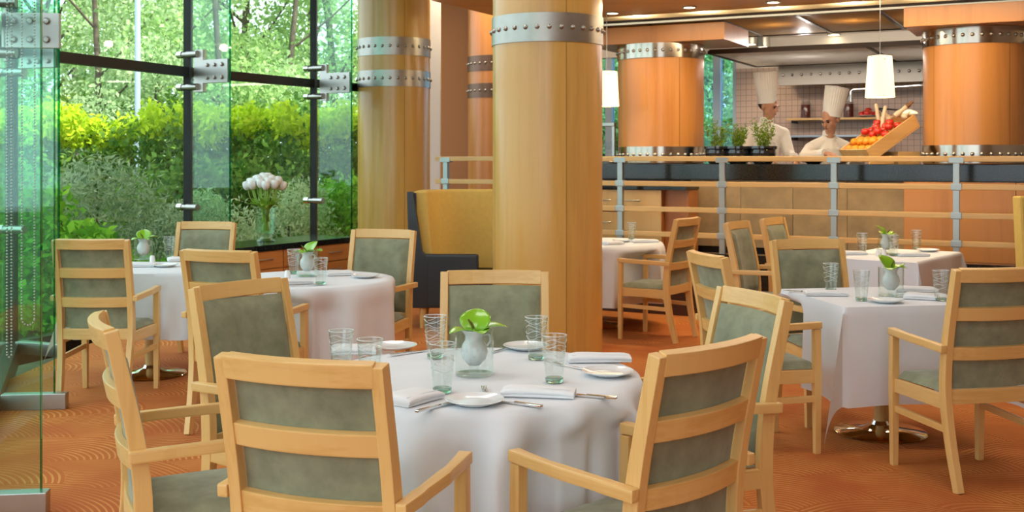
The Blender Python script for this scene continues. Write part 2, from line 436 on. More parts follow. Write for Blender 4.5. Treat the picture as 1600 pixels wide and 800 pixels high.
for nm, a, b, z0, z1 in (('tile_panel', tw1, 5.6, .45, 2.68), ('upper_panel', tw1, 5.6, 2.68, 4.2), ('low_panel', tw0-.4, tw1, .45, 1.0), ('high_panel', tw0-.4, tw1, 2.9, 4.2)):
    gbox(a, b, 0, .15, z0, z1, nm, 'wall_tile' if nm == 'tile_panel' else 'kitchen_white', w)
w = gthing('window_8', None, None, 0, OW, 0, kind='structure')
ts = [tw0-.4]+[gpx(p, OW) for p in (950, 1005, 1062, 1119, 1150)]
for a, b in zip(ts, ts[1:]): gbox(a+.05, b-.05, .06, .07, 1.0, 2.9, 'pane', 'kitchen_glass', w)
for a in ts: gbox(a-.05, a+.05, .02, .12, 1.0, 2.9, 'window_frame', 'window_frame_paint', w)
gbox(ts[0], ts[-1], .0, .14, .98, 1.06, 'window_sill', 'window_frame_paint', w)

# low wooden soffit above the railing, white ceiling above the cooking area
def soffit(name, mat, t0, t1, o0, o1, z0, z1):
    tag(gl_(t0, t1, o0, o1, z0, z1, name, mat), kind='structure')
soffit('ceiling_soffit', 'soffit_veneer', -1.4, 5.6, -1.25, .64, 2.97, 4.2)
soffit('ceiling_kitchen', 'kitchen_white', -1.4, 5.6, .64, 5.2, 3.07, 4.2)

# ================================================================== COLUMNS
rivet_me = {}
def rivet_mesh(mat):
    if mat not in rivet_me: rivet_me[mat] = MB().lathe([(0, .018), (.012, .014), (.019, .002), (.019, 0)], 8).mesh('rivet', mat, smooth=60)
    return rivet_me[mat]
def band(parent, R, z0, z1, nriv, mat, rmat, zc=None):
    b = MB().lathe([(R-.01, z0), (R+.008, z0), (R+.008, z1), (R-.01, z1)], 72).build('band', mat, parent, smooth=40)
    for k in range(nriv):
        a = 2*PI*(k+.5)/nriv
        M = Matrix.Translation(((R+.008)*math.cos(a), (R+.008)*math.sin(a), zc or (z0+z1)/2)) @ Matrix.Rotation(a, 4, 'Z') @ Matrix.Rotation(PI/2, 4, 'Y')
        link('rivet', rivet_mesh(rmat), b, M)
def column(name, label, x, y, R, z0, z1, bands, mat, seams, bmat, rmat, nriv, zm=None):
    t = thing(name, label, 'column', (x, y, z0))
    MB().lathe([(0, .0), (R-.012, 0), (R-.012, z1-z0), (0, z1-z0)], 48).build('core', 'dark_wood', t, smooth=40)
    for k in range(len(seams)):
        a, b = seams[k]+.004, (seams+[seams[0]+2*PI])[k+1]-.004
        MB().lathe([(R-.02, .005), (R, .005), (R, z1-z0), (R-.02, z1-z0), (R-.02, .005)], max(8, int((b-a)*12)), a0=a, a1=b).build('veneer_panel', mat, t, smooth=40)
    for b0, b1 in bands: band(t, R, b0-z0, b1-z0, nriv, bmat, rmat)
    return t
def seam_at(x, y, R, px):
    """angle on the column seen at column px"""
    k = (px-800)/F; best = None
    for i in range(3600):
        a = -PI+PI*i/3600; X, Y = x+R*math.cos(a), y+R*math.sin(a); e = abs(X/Y-k)
        if best is None or e < best[0]: best = (e, a)
    return best[1]
C1 = (.27, 8.46, .417); s1 = seam_at(*C1, 885); sm = sorted(((s1+k*2*PI/4) % (2*PI)) for k in range(4))
column('column', 'large maple column with one steel band behind the main round table', *C1, 0, 4.2, [(2.344, 2.553), (2.72, 2.92)], 'column_veneer', sm, 'band_steel', 'steel', 30)
C2 = (-1.37, 12.9, .417); s1 = seam_at(*C2, 632); sm = sorted(((s1+k*2*PI/4) % (2*PI)) for k in range(4))
column('column', 'tall maple column with two steel bands beside the garden window', *C2, 0, 4.2, [(2.306, 2.49), (2.66, 2.863)], 'column_veneer', sm, 'band_steel', 'steel', 30)
C3 = (-.18, 15.1, .417)
column('column', 'orange column with two dark bands in the rear, mostly hidden by the large column', *C3, 0, 4.2, [(2.306, 2.49), (2.66, 2.863)], 'orange_veneer', [0, PI/2, PI, 3*PI/2], 'dark_band', 'steel', 30)
# short fat columns standing on the kitchen counter
for px, py0, label in ((1032.5, 0, 'short fat wooden column on the counter left of the cooks'), (1523, 0, 'short fat wooden column on the counter right of the vegetable crate')):
    o = 1.12 if px < 1300 else 1.08
    p = g(gpx(px, o), o, 0); R = .455
    column('column', label, p.x, p.y, R, 1.437, 2.69, [(1.45, 1.615), (2.535, 2.685)], 'orange_veneer', [.3, .3+PI/2, .3+PI, .3+3*PI/2], 'mirror_steel', 'steel', 36)

# ================================================================== CHAIRS
def make_chair():
    t = thing('armchair', 'x', 'chair', group='maple armchairs with sage upholstery')
    post = catmull([(0, -.262, 0), (0, -.212, .22), (0, -.188, .43), (0, -.205, .66), (0, -.277, 1.0)], 5)
    def yb(z):
        for a, b in zip(post, post[1:]):
            if a.z <= z <= b.z: return a.y+(b.y-a.y)*(z-a.z)/(b.z-a.z)
        return post[-1].y
    for s in (-1, 1):
        path = [(s*(.199+.019*min(1, p.z/.45)), p.y, p.z) for p in post]
        n = len(path); dep = [.036+.012*math.sin(PI*i/(n-1))+.004 for i in range(n)]
        MB().sweep(path, (1, 0, 0), .034, dep).build('leg', 'maple_z', t, .004)
        fl = MB().sweep([(s*.232, .222, 0), (s*.234, .220, .36), (s*.234, .218, .632)], (1, 0, 0), [.030, .038, .036], [.030, .038, .036]).build('leg', 'maple_z', t, .004)
        # armrest: flat bar that wraps the outside of the rear post
        ap = catmull([(s*.252, -.232, .640), (s*.254, -.10, .645), (s*.252, .08, .649), (s*.236, .238, .652)], 4)
        MB().sweep(ap, (1, 0, 0), [.030, .032, .034, .036]*3+[.042], .034).build('armrest', 'maple_y', t, .006)
        MB().sweep([(s*.214, -.20, .270), (s*.230, .21, .278)], (1, 0, 0), .018, .032).build('stretcher', 'maple_y', t, .003)
        MB().sweep([(s*.217, -.175, .392), (s*.230, .205, .392)], (1, 0, 0), .024, .066).build('apron', 'maple_y', t, .003)
    MB().box(-.216, .216, .208, .234, .359, .425).build('apron', 'maple_x', t, .003)
    def bow(x, z, off): return Vector((x, yb(z)-.030*(1-(x/.205)**2)+off, z))
    for z0, z1, nm in ((.945, 1.006, 'top_rail'), (.768, .828, 'rail'), (.586, .646, 'rail'), (.385, .452, 'rail')):
        zc = (z0+z1)/2; ln = Vector((0, yb(z1)-yb(z0), z1-z0)).normalized()
        bend = .030 if nm != 'rail' or z0 > .45 else .012
        pth = [Vector((x, yb(zc)-bend*(1-(x/.205)**2)-.004, zc)) for x in (-.205, -.155, -.1, -.05, 0, .05, .1, .155, .205)]
        MB().sweep(pth, ln, z1-z0, .026 if nm == 'rail' else .034).build(nm, 'maple_x', t, .004)
    # upholstered pad in front of the rails
    m = MB(); nu, nv = 10, 14
    def P(u, v, side):
        x = -.198+.396*u; z = .455+.488*v; e = min(1, min(u, 1-u)/.10, min(v, 1-v)/.06); e = math.sqrt(1-(1-e)**2)
        return bow(x, z, .012+.030*e if side else .010)
    m.grid(lambda u, v: P(u, v, 1), nu, nv); m.grid(lambda u, v: P(u, v, 0), nu, nv)
    m.build('back_pad', 'suede', t, smooth=50)
    m = MB()
    def S(u, v, top):
        hw = .198+.030*v; x = -hw+2*hw*u; y = -.17+.408*v; e = min(1, min(u, 1-u)/.12, min(v, 1-v)/.12); e = math.sqrt(1-(1-e)**2)
        return Vector((x, y, .428+(.034*e+.008*math.sin(PI*u)*math.sin(PI*v) if top else 0)))
    m.grid(lambda u, v: S(u, v, 1), 12, 12); m.grid(lambda u, v: S(u, v, 0), 12, 12)
    m.build('seat', 'suede', t, smooth=60)
    return t
# name: x, y, turn in degrees (0 = facing away from the camera), label
CH = {
 'A': (-.432, 2.994, -19.2, 'nearest armchair, its ladder back to the camera left of centre at the main table'),
 'B': (.339, 3.152, 43.1, 'armchair in the right foreground turned half away, at the main round table'),
 'C': (-.985, 3.495, -66, 'armchair seen edge-on from the side at the far left of the main table'),
 'D': (-.858, 4.24, -126.7, 'armchair behind the nearest one, its full sage back pad facing right'),
 'F': (-.075, 4.56, 180, 'armchair facing the camera in front of the large column'),
 'G': (.622, 3.979, 108.9, 'armchair with pale sage back pad at the right of the main round table'),
 'E': (-1.475, 6.19, -19.9, 'armchair with its back to the camera at the second round table'),
 'H': (-.955, 7.36, 164.3, 'armchair facing the camera beside the black booth at the second round table'),
 'K': (-2.547, 7.005, -1.0, 'armchair with four-rail back to the camera beside the glass fin'),
 'J': (-2.386, 8.28, 172.4, 'armchair facing the camera against the window behind the far left table'),
 'L': (2.135, 5.249, 11.4, 'armchair at the right edge of the photo, its back to the camera'),
 'M': (1.83, 6.43, 191, 'armchair with plain grey back pad facing the camera at the right square table'),
 'N': (1.275, 5.80, -77.1, 'armchair at the left side of the right square table, partly hidden'),
 'O': (1.965, 8.42, -122.6, 'armchair by the railing post facing right to the rear square table'),
 'P': (2.36, 8.95, -125, 'small far armchair just behind the one by the railing post'),
 'Q': (1.21, 9.272, 57.1, 'armchair seen in profile right of the large column, facing left'),
}
proto = make_chair()
for i, (k, (x, y, a, lab)) in enumerate(CH.items()):
    if i == 0: proto.location = (x, y, 0); proto.rotation_euler = (0, 0, math.radians(a)); proto['label'] = lab
    else: dup(proto, lab, (x, y, 0), math.radians(a), 'maple armchairs with sage upholstery')

# ================================================================== TABLES AND CLOTHS
ZTOP = .745
def chair_limit(cx, cy, ang):
    """how far a ray from the table centre runs before it meets a chair tucked under the table"""
    best = 9.0; dx, dy = math.cos(ang), math.sin(ang)
    for (x, y, a, _) in CH.values():
        if (x-cx)**2+(y-cy)**2 > 1.6: continue
        a = math.radians(a); ca, sa = math.cos(-a), math.sin(-a)
        ox, oy = cx-x, cy-y; lx, ly = ca*ox-sa*oy, sa*ox+ca*oy; vx, vy = ca*dx-sa*dy, sa*dx+ca*dy
        t0, t1 = -1e9, 1e9
        for o, v, lo, hi in ((lx, vx, -.285, .285), (ly, vy, -.34, .262)):
            if abs(v) < 1e-9:
                if not lo <= o <= hi: t0 = 1e9
                continue
            q, w = sorted(((lo-o)/v, (hi-o)/v)); t0 = max(t0, q); t1 = min(t1, w)
        if t0 <= t1 and t0 > 0: best = min(best, t0)
    return best
def smooth_limits(cx, cy, n):
    l = [chair_limit(cx, cy, 2*PI*i/n) for i in range(n)]; w = max(2, n//60)
    l = [min(l[(i+k) % n] for k in range(-w, w+1)) for i in range(n)]
    return [sum(min(1.2, l[(i+k) % n]) for k in range(-w, w+1))/(2*w+1) for i in range(n)]
def pedestal(name, label, cx, cy, shape, size, rz=0):
    t = thing(name, label, 'table', (cx, cy, 0), rz)
    MB().lathe([(0, 0), (.235, 0), (.245, .008), (.235, .016), (.10, .03), (.05, .05), (.04, .07), (0, .07)], 48).build('base', 'chrome', t, smooth=40)
    MB().lathe([(0, .06), (.034, .06), (.034, .70), (0, .70)], 24).build('pillar', 'maple_z', t, smooth=40)
    if shape == 'round': MB().lathe([(0, .70), (size-.03, .70), (size-.02, .71), (size-.02, .735), (0, .735)], 64).build('tabletop', 'maple_x', t, smooth=40)
    else: MB().box(-size[0]/2+.02, size[0]/2-.02, -size[1]/2+.02, size[1]/2-.02, .70, .735).build('tabletop', 'maple_x', t, .004)
    return t
def round_cloth(cx, cy, R, label, hem=.10, folds=11, seed=0, amp=.10):
    rnd = random.Random(seed); n = 220; nv = 26; lim = smooth_limits(cx, cy, n)
    ph = [rnd.uniform(0, 2*PI) for _ in range(5)]; dev = [rnd.uniform(-.3, .3) for _ in range(5)]
    m = MB()
    def fold(a):
        w = a*folds+.9*math.sin(2*a+ph[0])+.6*math.sin(3*a+ph[1])
        return (.5+.5*math.sin(w+ph[2]))**1.4*(.75+.35*math.sin(2*a+ph[3]))+.25*math.sin(a*5+ph[4])
    prof = [(i/8*(R-.02), ZTOP) for i in range(1, 9)]
    def fn(u, v):
        i = int(round(u*n)) % n; a = 2*PI*i/n; j = int(round(v*(nv+8)))
        if j <= 7: r, z = prof[j]; r = r
        else:
            s = (j-7)/(nv+1); z = ZTOP-.004-(ZTOP-hem)*s; r = R-.02+.024*min(1, s*9)**.5
            f = fold(a); k = min(1, s*5); r += amp*2.2*(f-.42)*k*(.45+.55*s)+.030*s
            if z < .70:
                q = min(1, (.70-z)/.05); r = min(r, r*(1-q)+q*(lim[i]-.012)) if lim[i]-.012 < r else r
        return Vector((cx+r*math.cos(a), cy+r*math.sin(a), z))
    m.grid(fn, n, nv+8, True)
    c = m.bm.verts.new((cx, cy, ZTOP)); m.bm.verts.ensure_lookup_table(); ring = list(m.bm.verts)[:n]
    for i in range(n): m.face([c, ring[i], ring[(i+1) % n]])
    o = m.build('tablecloth', 'linen', smooth=180); o.data.transform(Matrix.Translation((-cx, -cy, 0))); o.location = (cx, cy, 0)
    return tag(o, label, 'tablecloth', 'white tablecloths')
def square_cloth(cx, cy, sx, sy, rz, drop, label, flare=.34, seed=0):
    rnd = random.Random(seed); hx, hy = sx/2, sy/2; m = MB(); n = 72; ph = [rnd.uniform(0, 6) for _ in range(4)]
    nl = 240; lim = smooth_limits(cx, cy, nl); cr, sr = math.cos(rz), math.sin(rz)
    def axis(u, h):
        # denser sampling near the edge
        t = u*2-1; L = h+drop; return t*L
    def fn(u, v):
        s, t = axis(u, hx), axis(v, hy); ds, dt = max(0, abs(s)-hx), max(0, abs(t)-hy); x = math.copysign(min(abs(s), hx), s); y = math.copysign(min(abs(t), hy), t); z = ZTOP
        sgx, sgy = math.copysign(1, s), math.copysign(1, t)
        if ds > 0 and dt > 0:
            rho = math.hypot(ds, dt); phi = math.atan2(dt, ds); q = rho*flare*math.sin(2*phi)
            x += sgx*(q*.72+.006); y += sgy*(q*.72+.006); z -= rho*(1-.06*math.sin(2*phi))
        elif ds > 0: x += sgx*(.006+.03*ds+.022*ds/drop*math.sin(t*9+ph[0])); z -= ds
        elif dt > 0: y += sgy*(.006+.03*dt+.022*dt/drop*math.sin(s*9+ph[1])); z -= dt
        z = max(z, .012)
        wx, wy = cr*x-sr*y, sr*x+cr*y; r = math.hypot(wx, wy)
        if z < .70 and r > .05:
            i = int(round((math.atan2(wy, wx) % (2*PI))/(2*PI)*nl)) % nl; q = min(1, (.70-z)/.05); L = lim[i]-.012
            if L < r: k = (r*(1-q)+q*L)/r; wx *= k; wy *= k
        return Vector((wx, wy, z))
    m.grid(fn, n, n)
    o = m.build('tablecloth', 'linen', smooth=60); o.location = (cx, cy, 0)
    return tag(o, label, 'tablecloth', 'white tablecloths')
TM = (-.112, 3.849, .573); T2 = (-1.27, 6.90, .552); T3 = (-2.50, 7.68); T4 = (2.006, 6.05); T6 = (.76, 9.93, .60)
pedestal('pedestal_table', 'main round pedestal table under the white cloth in the foreground', TM[0], TM[1], 'round', TM[2])
round_cloth(*TM, 'white floor-length cloth on the main round table in the foreground', .06, 13, 3)
pedestal('pedestal_table', 'second round table under its cloth before the sideboard', T2[0], T2[1], 'round', T2[2])
round_cloth(*T2, 'white cloth on the second round table before the sideboard', .10, 12, 5)
pedestal('pedestal_table', 'square table with chrome base by the window at far left', *T3, 'square', (.75, .75))
square_cloth(*T3, .75, .75, math.radians(-2), .44, 'white cloth with long hanging corners on the far left window table', .30, 1)
pedestal('pedestal_table', 'square table on a chrome disc base at the right', *T4, 'square', (.8, .8), math.radians(9))
square_cloth(*T4, .8, .8, math.radians(9), .5, 'white cloth with a long hanging corner on the right square table', .40, 2)
a5 = math.atan2(.94, .72); e5 = Vector((math.cos(a5), math.sin(a5))); f5 = Vector((-e5.y, e5.x)); c5 = Vector((2.93, 8.03))+e5*.55+f5*.33
pedestal('pedestal_table', 'rear table before the railing at the right, under a white cloth', c5.x, c5.y, 'square', (1.1, .66), a5)
square_cloth(c5.x, c5.y, 1.1, .66, a5, .36, 'white cloth on the rear table before the railing', .3, 4)
pedestal('pedestal_table', 'round table half hidden behind the large column', T6[0], T6[1], 'round', T6[2])
round_cloth(*T6, 'white cloth on the table half hidden behind the large column', .24, 9, 8, .022)

# ================================================================== GLASS FINS on the window wall
bolt_me = MB().lathe([(0, .020), (.014, .018), (.018, .010), (.018, 0), (.026, 0), (.026, -.004), (0, -.004)], 12).mesh('bolt', 'steel', smooth=40)
def fin(idx, end, label, bz, inset=0, spiders=()):
    a = Vector(V[idx]); b = Vector(end); d = (b-a).normalized(); L = (b-a).length; ang = math.atan2(d.y, d.x)
    t = thing('glass_fin', label, 'glass fin', (a.x, a.y, 0), ang, 'glass fins along the garden window')
    MB().box(.07, L-inset, -.011, .011, .06, 4.2).build('glass_sheet', 'fin_glass', t)
    MB().box(L-inset, L-inset+.004, -.011, .011, .06, 4.2).build('glass_edge', 'fin_edge', t)
    ch = MB().box(.07, L+.03, -.035, .035, 0, .095).build('floor_channel', 'steel', t, .004)
    z0, z1 = bz
    br = MB().box(L-.34, L-.01, -.022, .022, z0, z1).build('bracket', 'steel', t, .004)
    for x in (L-.27, L-.175, L-.08):
        for z in (z0+.05, z1-.05):
            link('bolt', bolt_me, br, Matrix.Translation((x, -.022, z)) @ Matrix.Rotation(PI/2, 4, 'X'))
    sp = MB().box(.10, L-.33, -.022, .022, z0-.08, z1+.10).build('bracket_plate', 'steel', t, .004)
    for z in (z0-.03, z1+.06)+tuple(spiders):
        MB().tube([(-.04, -.03, z), (.02, -.03, z), (.02, -.03, z), (.16, -.03, z)], [.026, .026, .032, .032], 14).build('clamp', 'steel', t, smooth=50)
        MB().tube([(-.10, -.03, z), (-.04, -.03, z)], .034, 14).build('clamp_disc', 'chrome', t, smooth=50)
    return t
def fin_end(idx, L, dirx, diry):
    d = Vector((dirx, diry)).normalized(); return (V[idx][0]+d.x*L, V[idx][1]+d.y*L)
fin(1, (-1.985, 4.68), 'tall glass fin at the left edge of the photo, nearest the camera', (2.62, 2.86))
fin(2, (-2.69, 6.64), 'tall glass fin with a big steel bracket left of the ladder-back armchair', (2.15, 2.36), .045)
fin(3, (-3.42, 8.38), 'glass fin with a steel bracket behind the left armchair', (2.18, 2.40), spiders=(.95,))
fin(4, fin_end(4, .55, .856, -.517), 'glass fin with a bracket between the two garden panes', (2.20, 2.42), spiders=(1.03,))
fin(5, fin_end(5, .53, .856, -.517), 'glass fin with a bracket beside the two-banded column', (2.20, 2.42), spiders=(1.03,))
# bead chains of the roller blinds
def chain(px0, px1, ybot, d, label):
    x0, _, zb = dp(px0, ybot, d); x1 = dp(px1, ybot, d)[0]; r = (x1-x0)/2
    pts = [(x0, d, z) for z in np.arange(4.1, zb+r, -.016)]
    pts += [(x0+r-r*math.cos(a), d, zb+r-r*math.sin(a)) for a in np.arange(.1, PI, .016/r)] + [(x1, d, z) for z in np.arange(zb+r, 4.1, .016)]
    m = MB()
    for p in pts: bmesh.ops.create_icosphere(m.bm, subdivisions=1, radius=.0058, matrix=Matrix.Translation(p))
    tag(m.build('bead_chain', 'steel', smooth=180), label, 'blind chain', 'bead chains of the roller blinds')
chain(11, 18, 558, 5.6, 'narrow loop of bead chain at the left edge behind the nearest glass fin')
chain(34, 54, 508, 5.9, 'wide loop of bead chain hanging behind the nearest glass fin')

# ================================================================== RAILING in front of the kitchen
rl = gthing('railing', 'steel and maple railing of four bars in front of the kitchen', 'railing', 0, 0, 0)
sp_ = 1.022; ps = [-1.98, -.96]+[k*sp_ for k in range(0, 5)]
RZ = [1.496-.007, 1.25, 1.005, .765]
post_me = MB().box(-.026, .026, -.027, .027, .598, 1.472).mesh('post', 'rail_steel', .004)
clamp_me = MB().box(-.045, .045, -.036, .036, -.03, .03).mesh('clamp', 'rail_steel', .008)
capm = MB().box(-.06, .06, -.034, .034, -.028, .022).mesh('clamp', 'rail_steel', .004)
for t in ps:
    p = link('post', post_me, rl, Matrix.Translation((t, 0, 0)))
    for i, z in enumerate(RZ): link('clamp', clamp_me if i else capm, p, Matrix.Translation((0, 0, z-.008*(i == 0))))
ends = [ps[0]-.12]+ps[1:]+[5.2]
for a, b in zip(ends, ends[1:]):
    for i, z in enumerate(RZ):
        MB().box(a+.0, b, -.03, .03, z-.024, z+.024).build('rail', 'maple_x', rl, .006)

# ================================================================== SIDEBOARD by the window, vase of tulips
w_ = Vector((.5, .866)).normalized(); sb = thing('sideboard', 'low wooden sideboard with granite top and drawers by the window', 'sideboard', (-2.30, 9.22, 0), math.atan2(w_.y, w_.x))
MB().box(.10, 1.52, -.0, .46, .06, .70).build('body', 'drawer_veneer', sb, .003)
MB().box(.12, 1.50, .02, .44, 0, .06).build('plinth', 'dark_metal', sb)
MB().box(-.04, 1.56, -.03, .50, .70, .75).build('worktop', 'black_granite', sb, .004)
for i in range(3):
    for j in range(4):
        x0 = .115+i*.47; z0 = .075+j*.157
        dr = MB().box(x0, x0+.455, -.016, 0, z0, z0+.148).build('drawer', 'drawer_veneer', sb, .003)
        MB().tube(catmull([(x0+.14, -.016, z0+.08), (x0+.18, -.038, z0+.08), (x0+.29, -.038, z0+.08), (x0+.33, -.016, z0+.08)], 4), .006, 8).build('handle', 'steel', dr, smooth=60)
def on_sideboard(px, py): return tp(px, py, .75)
vx, vy, _ = tp(415, 378, .75)
vz = thing('flower_vase', 'clear footed glass vase of white tulips on the sideboard', 'vase', (vx, vy, .75))
MB().lathe([(0, 0), (.085, 0), (.085, .012), (.05, .03), (.045, .05), (.075, .08), (.088, .15), (.090, .30), (.084, .30), (.082, .15), (.068, .085), (0, .07)], 32).build('glass', 'vase_glass', vz, smooth=50)
MB().lathe([(0, .085), (.066, .09), (.079, .15), (.080, .20), (0, .20)], 24).build('water', 'vase_glass', vz, smooth=40)
bloom_me = MB().lathe([(0, 0), (.018, .004), (.030, .025), (.032, .045), (.026, .066), (.014, .072), (.010, .060), (0, .058)], 10).mesh('bloom', 'white_bloom', smooth=70)
def tulip(k, a, r, h):
    t = thing('tulip', 'white tulip in the glass vase on the sideboard', 'flower', (vx, vy, .75), 0, 'white tulips in the glass vase')
    bx, by = .03*math.cos(a+2.6), .03*math.sin(a+2.6); tx, ty = r*math.cos(a), r*math.sin(a)
    path = catmull([(bx, by, .10), (bx*.3+tx*.25, by*.3+ty*.25, .28), (tx*.8, ty*.8, h*.8), (tx, ty, h)], 4)
    MB().tube(path, .0045, 6).build('stem', 'green_stem', t, smooth=60)
    T = (path[-1]-path[-2]).normalized(); q = Vector((0, 0, 1)).rotation_difference(T).to_matrix().to_4x4()
    link('bloom', bloom_me, t, Matrix.Translation((tx, ty, h-.006)) @ q @ Matrix.Diagonal((1.15, 1.15, 1.15, 1)))
    for s in (0, 1):
        aa = a+random.uniform(-.5, .5); hh = h*random.uniform(.62, .82); rr = min(.17, r*random.uniform(.8, 1.3)+.02); m = MB()
        pts = catmull([(bx, by, .18), (rr*.4*math.cos(aa), rr*.4*math.sin(aa), .33), (rr*math.cos(aa), rr*math.sin(aa), hh)], 4); n = len(pts)
        m.sweep(pts, (-math.sin(aa), math.cos(aa), 0), [.004+.030*math.sin(PI*min(1, .15+i/n*.85)) for i in range(n)], .0015).build('leaf', 'leaf_tulip', t, smooth=60)
for k in range(26):
    r = .155*math.sqrt((k+.4)/26); a = k*2.39996; tulip(k, a, r, .545-.55*r*r/.155*1.0+random.uniform(-.012, .012))

# ================================================================== BOOTH SEATS
def booth(label, loc, rz, mirror=1, shell_end=None):
    t = thing('booth_seat', label, 'booth seat', loc, rz)
    # plan curve of the back: wing, bend, long side
    pts = [(0, 0), (0, .28)] + [(.40-.40*math.cos(a), .28+.40*math.sin(a)) for a in np.linspace(.15, PI/2, 8)] + [(.7, .68), (.98, .68)]
    P = [Vector((mirror*x, y, 0)) for x, y in pts]
    def off(i, d):
        T = (P[min(i+1, len(P)-1)]-P[max(i-1, 0)]).normalized(); n = Vector((T.y, -T.x, 0))*mirror; return P[i]+n*d
    def shell(d0, d1, z0, z1, nm, mat, i0=0, i1=None, lean=0, bev=.01):
        m = MB(); idx = list(range(i0, i1 or len(P))); rings = []
        for i in idx:
            a, b = off(i, d0), off(i, d1); a2, b2 = off(i, d0-lean), off(i, d1-lean)
            rings.append([m.bm.verts.new((q.x, q.y, z)) for q, z in ((a, z0), (b, z0), (b2, z1), (a2, z1))])
        for A, B in zip(rings, rings[1:]):
            for k in range(4): m.face([A[k], A[(k+1) % 4], B[(k+1) % 4], B[k]])
        m.face(rings[0][::-1]); m.face(rings[-1]); return m.build(nm, mat, t, bev, 3, smooth=40)
    shell(-.03, .05, .18, 1.19, 'back_shell', 'black_leather', i1=shell_end, lean=.03)
    shell(.052, .17, .47, 1.205, 'back_cushion', 'yellow_fabric', lean=.06, bev=.03)
    # seat block along the curve
    m = MB(); rings = []
    for i in range(len(P)):
        a, b = off(i, .052), off(i, .56 if i < 3 or i > 8 else .40+.02)
        rings.append([m.bm.verts.new((q.x, q.y, z)) for q, z in ((a, .18), (b, .18), (b, .46), (a, .46))])
    keep = [rings[0], rings[1]]; fr = rings
    for A, B in zip(fr, fr[1:]):
        for k in range(4): m.face([A[k], A[(k+1) % 4], B[(k+1) % 4], B[k]])
    m.face(fr[0][::-1]); m.face(fr[-1]); m.build('seat_block', 'black_leather', t, .02, 3, smooth=40)
    m = MB().box(*sorted((mirror*-.03, mirror*.57)), -.06, 0, .18, .655).build('end_panel', 'black_leather', t, .03, 4, smooth=40)
    m = MB(); pf = [(-.03, .18), (-.03+.16, .18), (.13, .62), (.075, .68), (-.005, 1.20), (-.06, 1.20)]
    v0 = [m.bm.verts.new((mirror*x, -.062, z)) for x, z in pf]; v1 = [m.bm.verts.new((mirror*x, 0.0, z)) for x, z in pf]
    for k in range(6): m.face([v0[k], v0[(k+1) % 6], v1[(k+1) % 6], v1[k]])
    m.face(v0[::-1]); m.face(v1); m.build('wing_end', 'black_leather', t, .012, 3, smooth=40)
    for x, y in ((.08, .0), (.48, .0), (.55, .60), (1.15, .60), (.06, .35)):
        MB().tube([(mirror*x, y, .19), (mirror*(x-.01), y, 0)], [.034, .022], 10).build('leg', 'maple_z', t, smooth=50)
    return t
booth('tall black booth seat with a yellow curved back left of the large column', (-.86, 9.80, 0), -.05)
booth('yellow booth back cut by the right edge of the photo', (4.93, 8.05, 0), .15, -1, 11)

# ================================================================== KITCHEN COUNTER
kc = gthing('kitchen_counter', 'long kitchen counter with thick black granite top and stone front', 'counter', 0, .70, .45)
tl, tr = gpx(925, .7), 5.4
gbox(tl, tr, .0, .90, .827, .987, 'worktop', 'black_granite', kc, .004)
tcab = gpx(1075, .7); tpan = gpx(1412, .7)
x0 = tcab+.02; nst = 4
for i in range(nst):
    a = x0+(tpan-x0)*i/nst; b = x0+(tpan-x0)*(i+1)/nst
    gbox(a+.002, b-.002, .03, .08, .16, .825, 'stone_panel', 'stone_panel', kc, .002)
for i in range(3):
    a = tpan+(tr-tpan)*i/3; b = tpan+(tr-tpan)*(i+1)/3
    gbox(a+.002, b-.002, .0, .08, .10, .825, 'wood_panel', 'orange_veneer', kc, .002)
gbox(tl, tr, .10, .88, 0, .825, 'carcass', 'dark_wood', kc)
gbox(tl, tr, .06, .10, 0, .16, 'plinth', 'dark_metal', kc)
# maple drawer cabinet standing before the counter
cb = gthing('drawer_cabinet', 'pale maple cabinet with steel handles behind the railing', 'cabinet', 0, .28, .45)
c0, c1 = gpx(930, .28), gpx(1033, .28); c0 -= .25
gbox(c0, c1, .02, .41, .06, .73, 'body', 'red_veneer', cb, .002)
gbox(c0-.01, c1+.26, -.01, .41, .732, .765, 'worktop', 'black_granite', cb, .002)
gbox(c1+.002, c1+.25, .10, .41, .0, .73, 'side_panel', 'red_veneer', cb, .002)
gbox(c0, c1, .05, .40, 0, .06, 'plinth', 'dark_metal', cb)
cm = gpx(966, .28)
for a, b, zs in ((c0, cm-.004, ((.07, .50), (.51, .725))), (cm+.004, c1-.002, ((.07, .725),))):
    for z0, z1 in zs:
        d_ = gbox(a, b, 0, .018, z0, z1, 'door', 'pale_veneer', cb, .003)
        xm = (a+b)/2-(.12 if len(zs) == 1 else -.05); zz = z1-.10
        MB().tube(catmull([(xm-.12, 0, zz), (xm-.08, -.022, zz-.004), (xm+.08, -.022, zz-.004), (xm+.12, 0, zz)], 4), .006, 8).build('handle', 'steel', d_, smooth=60)

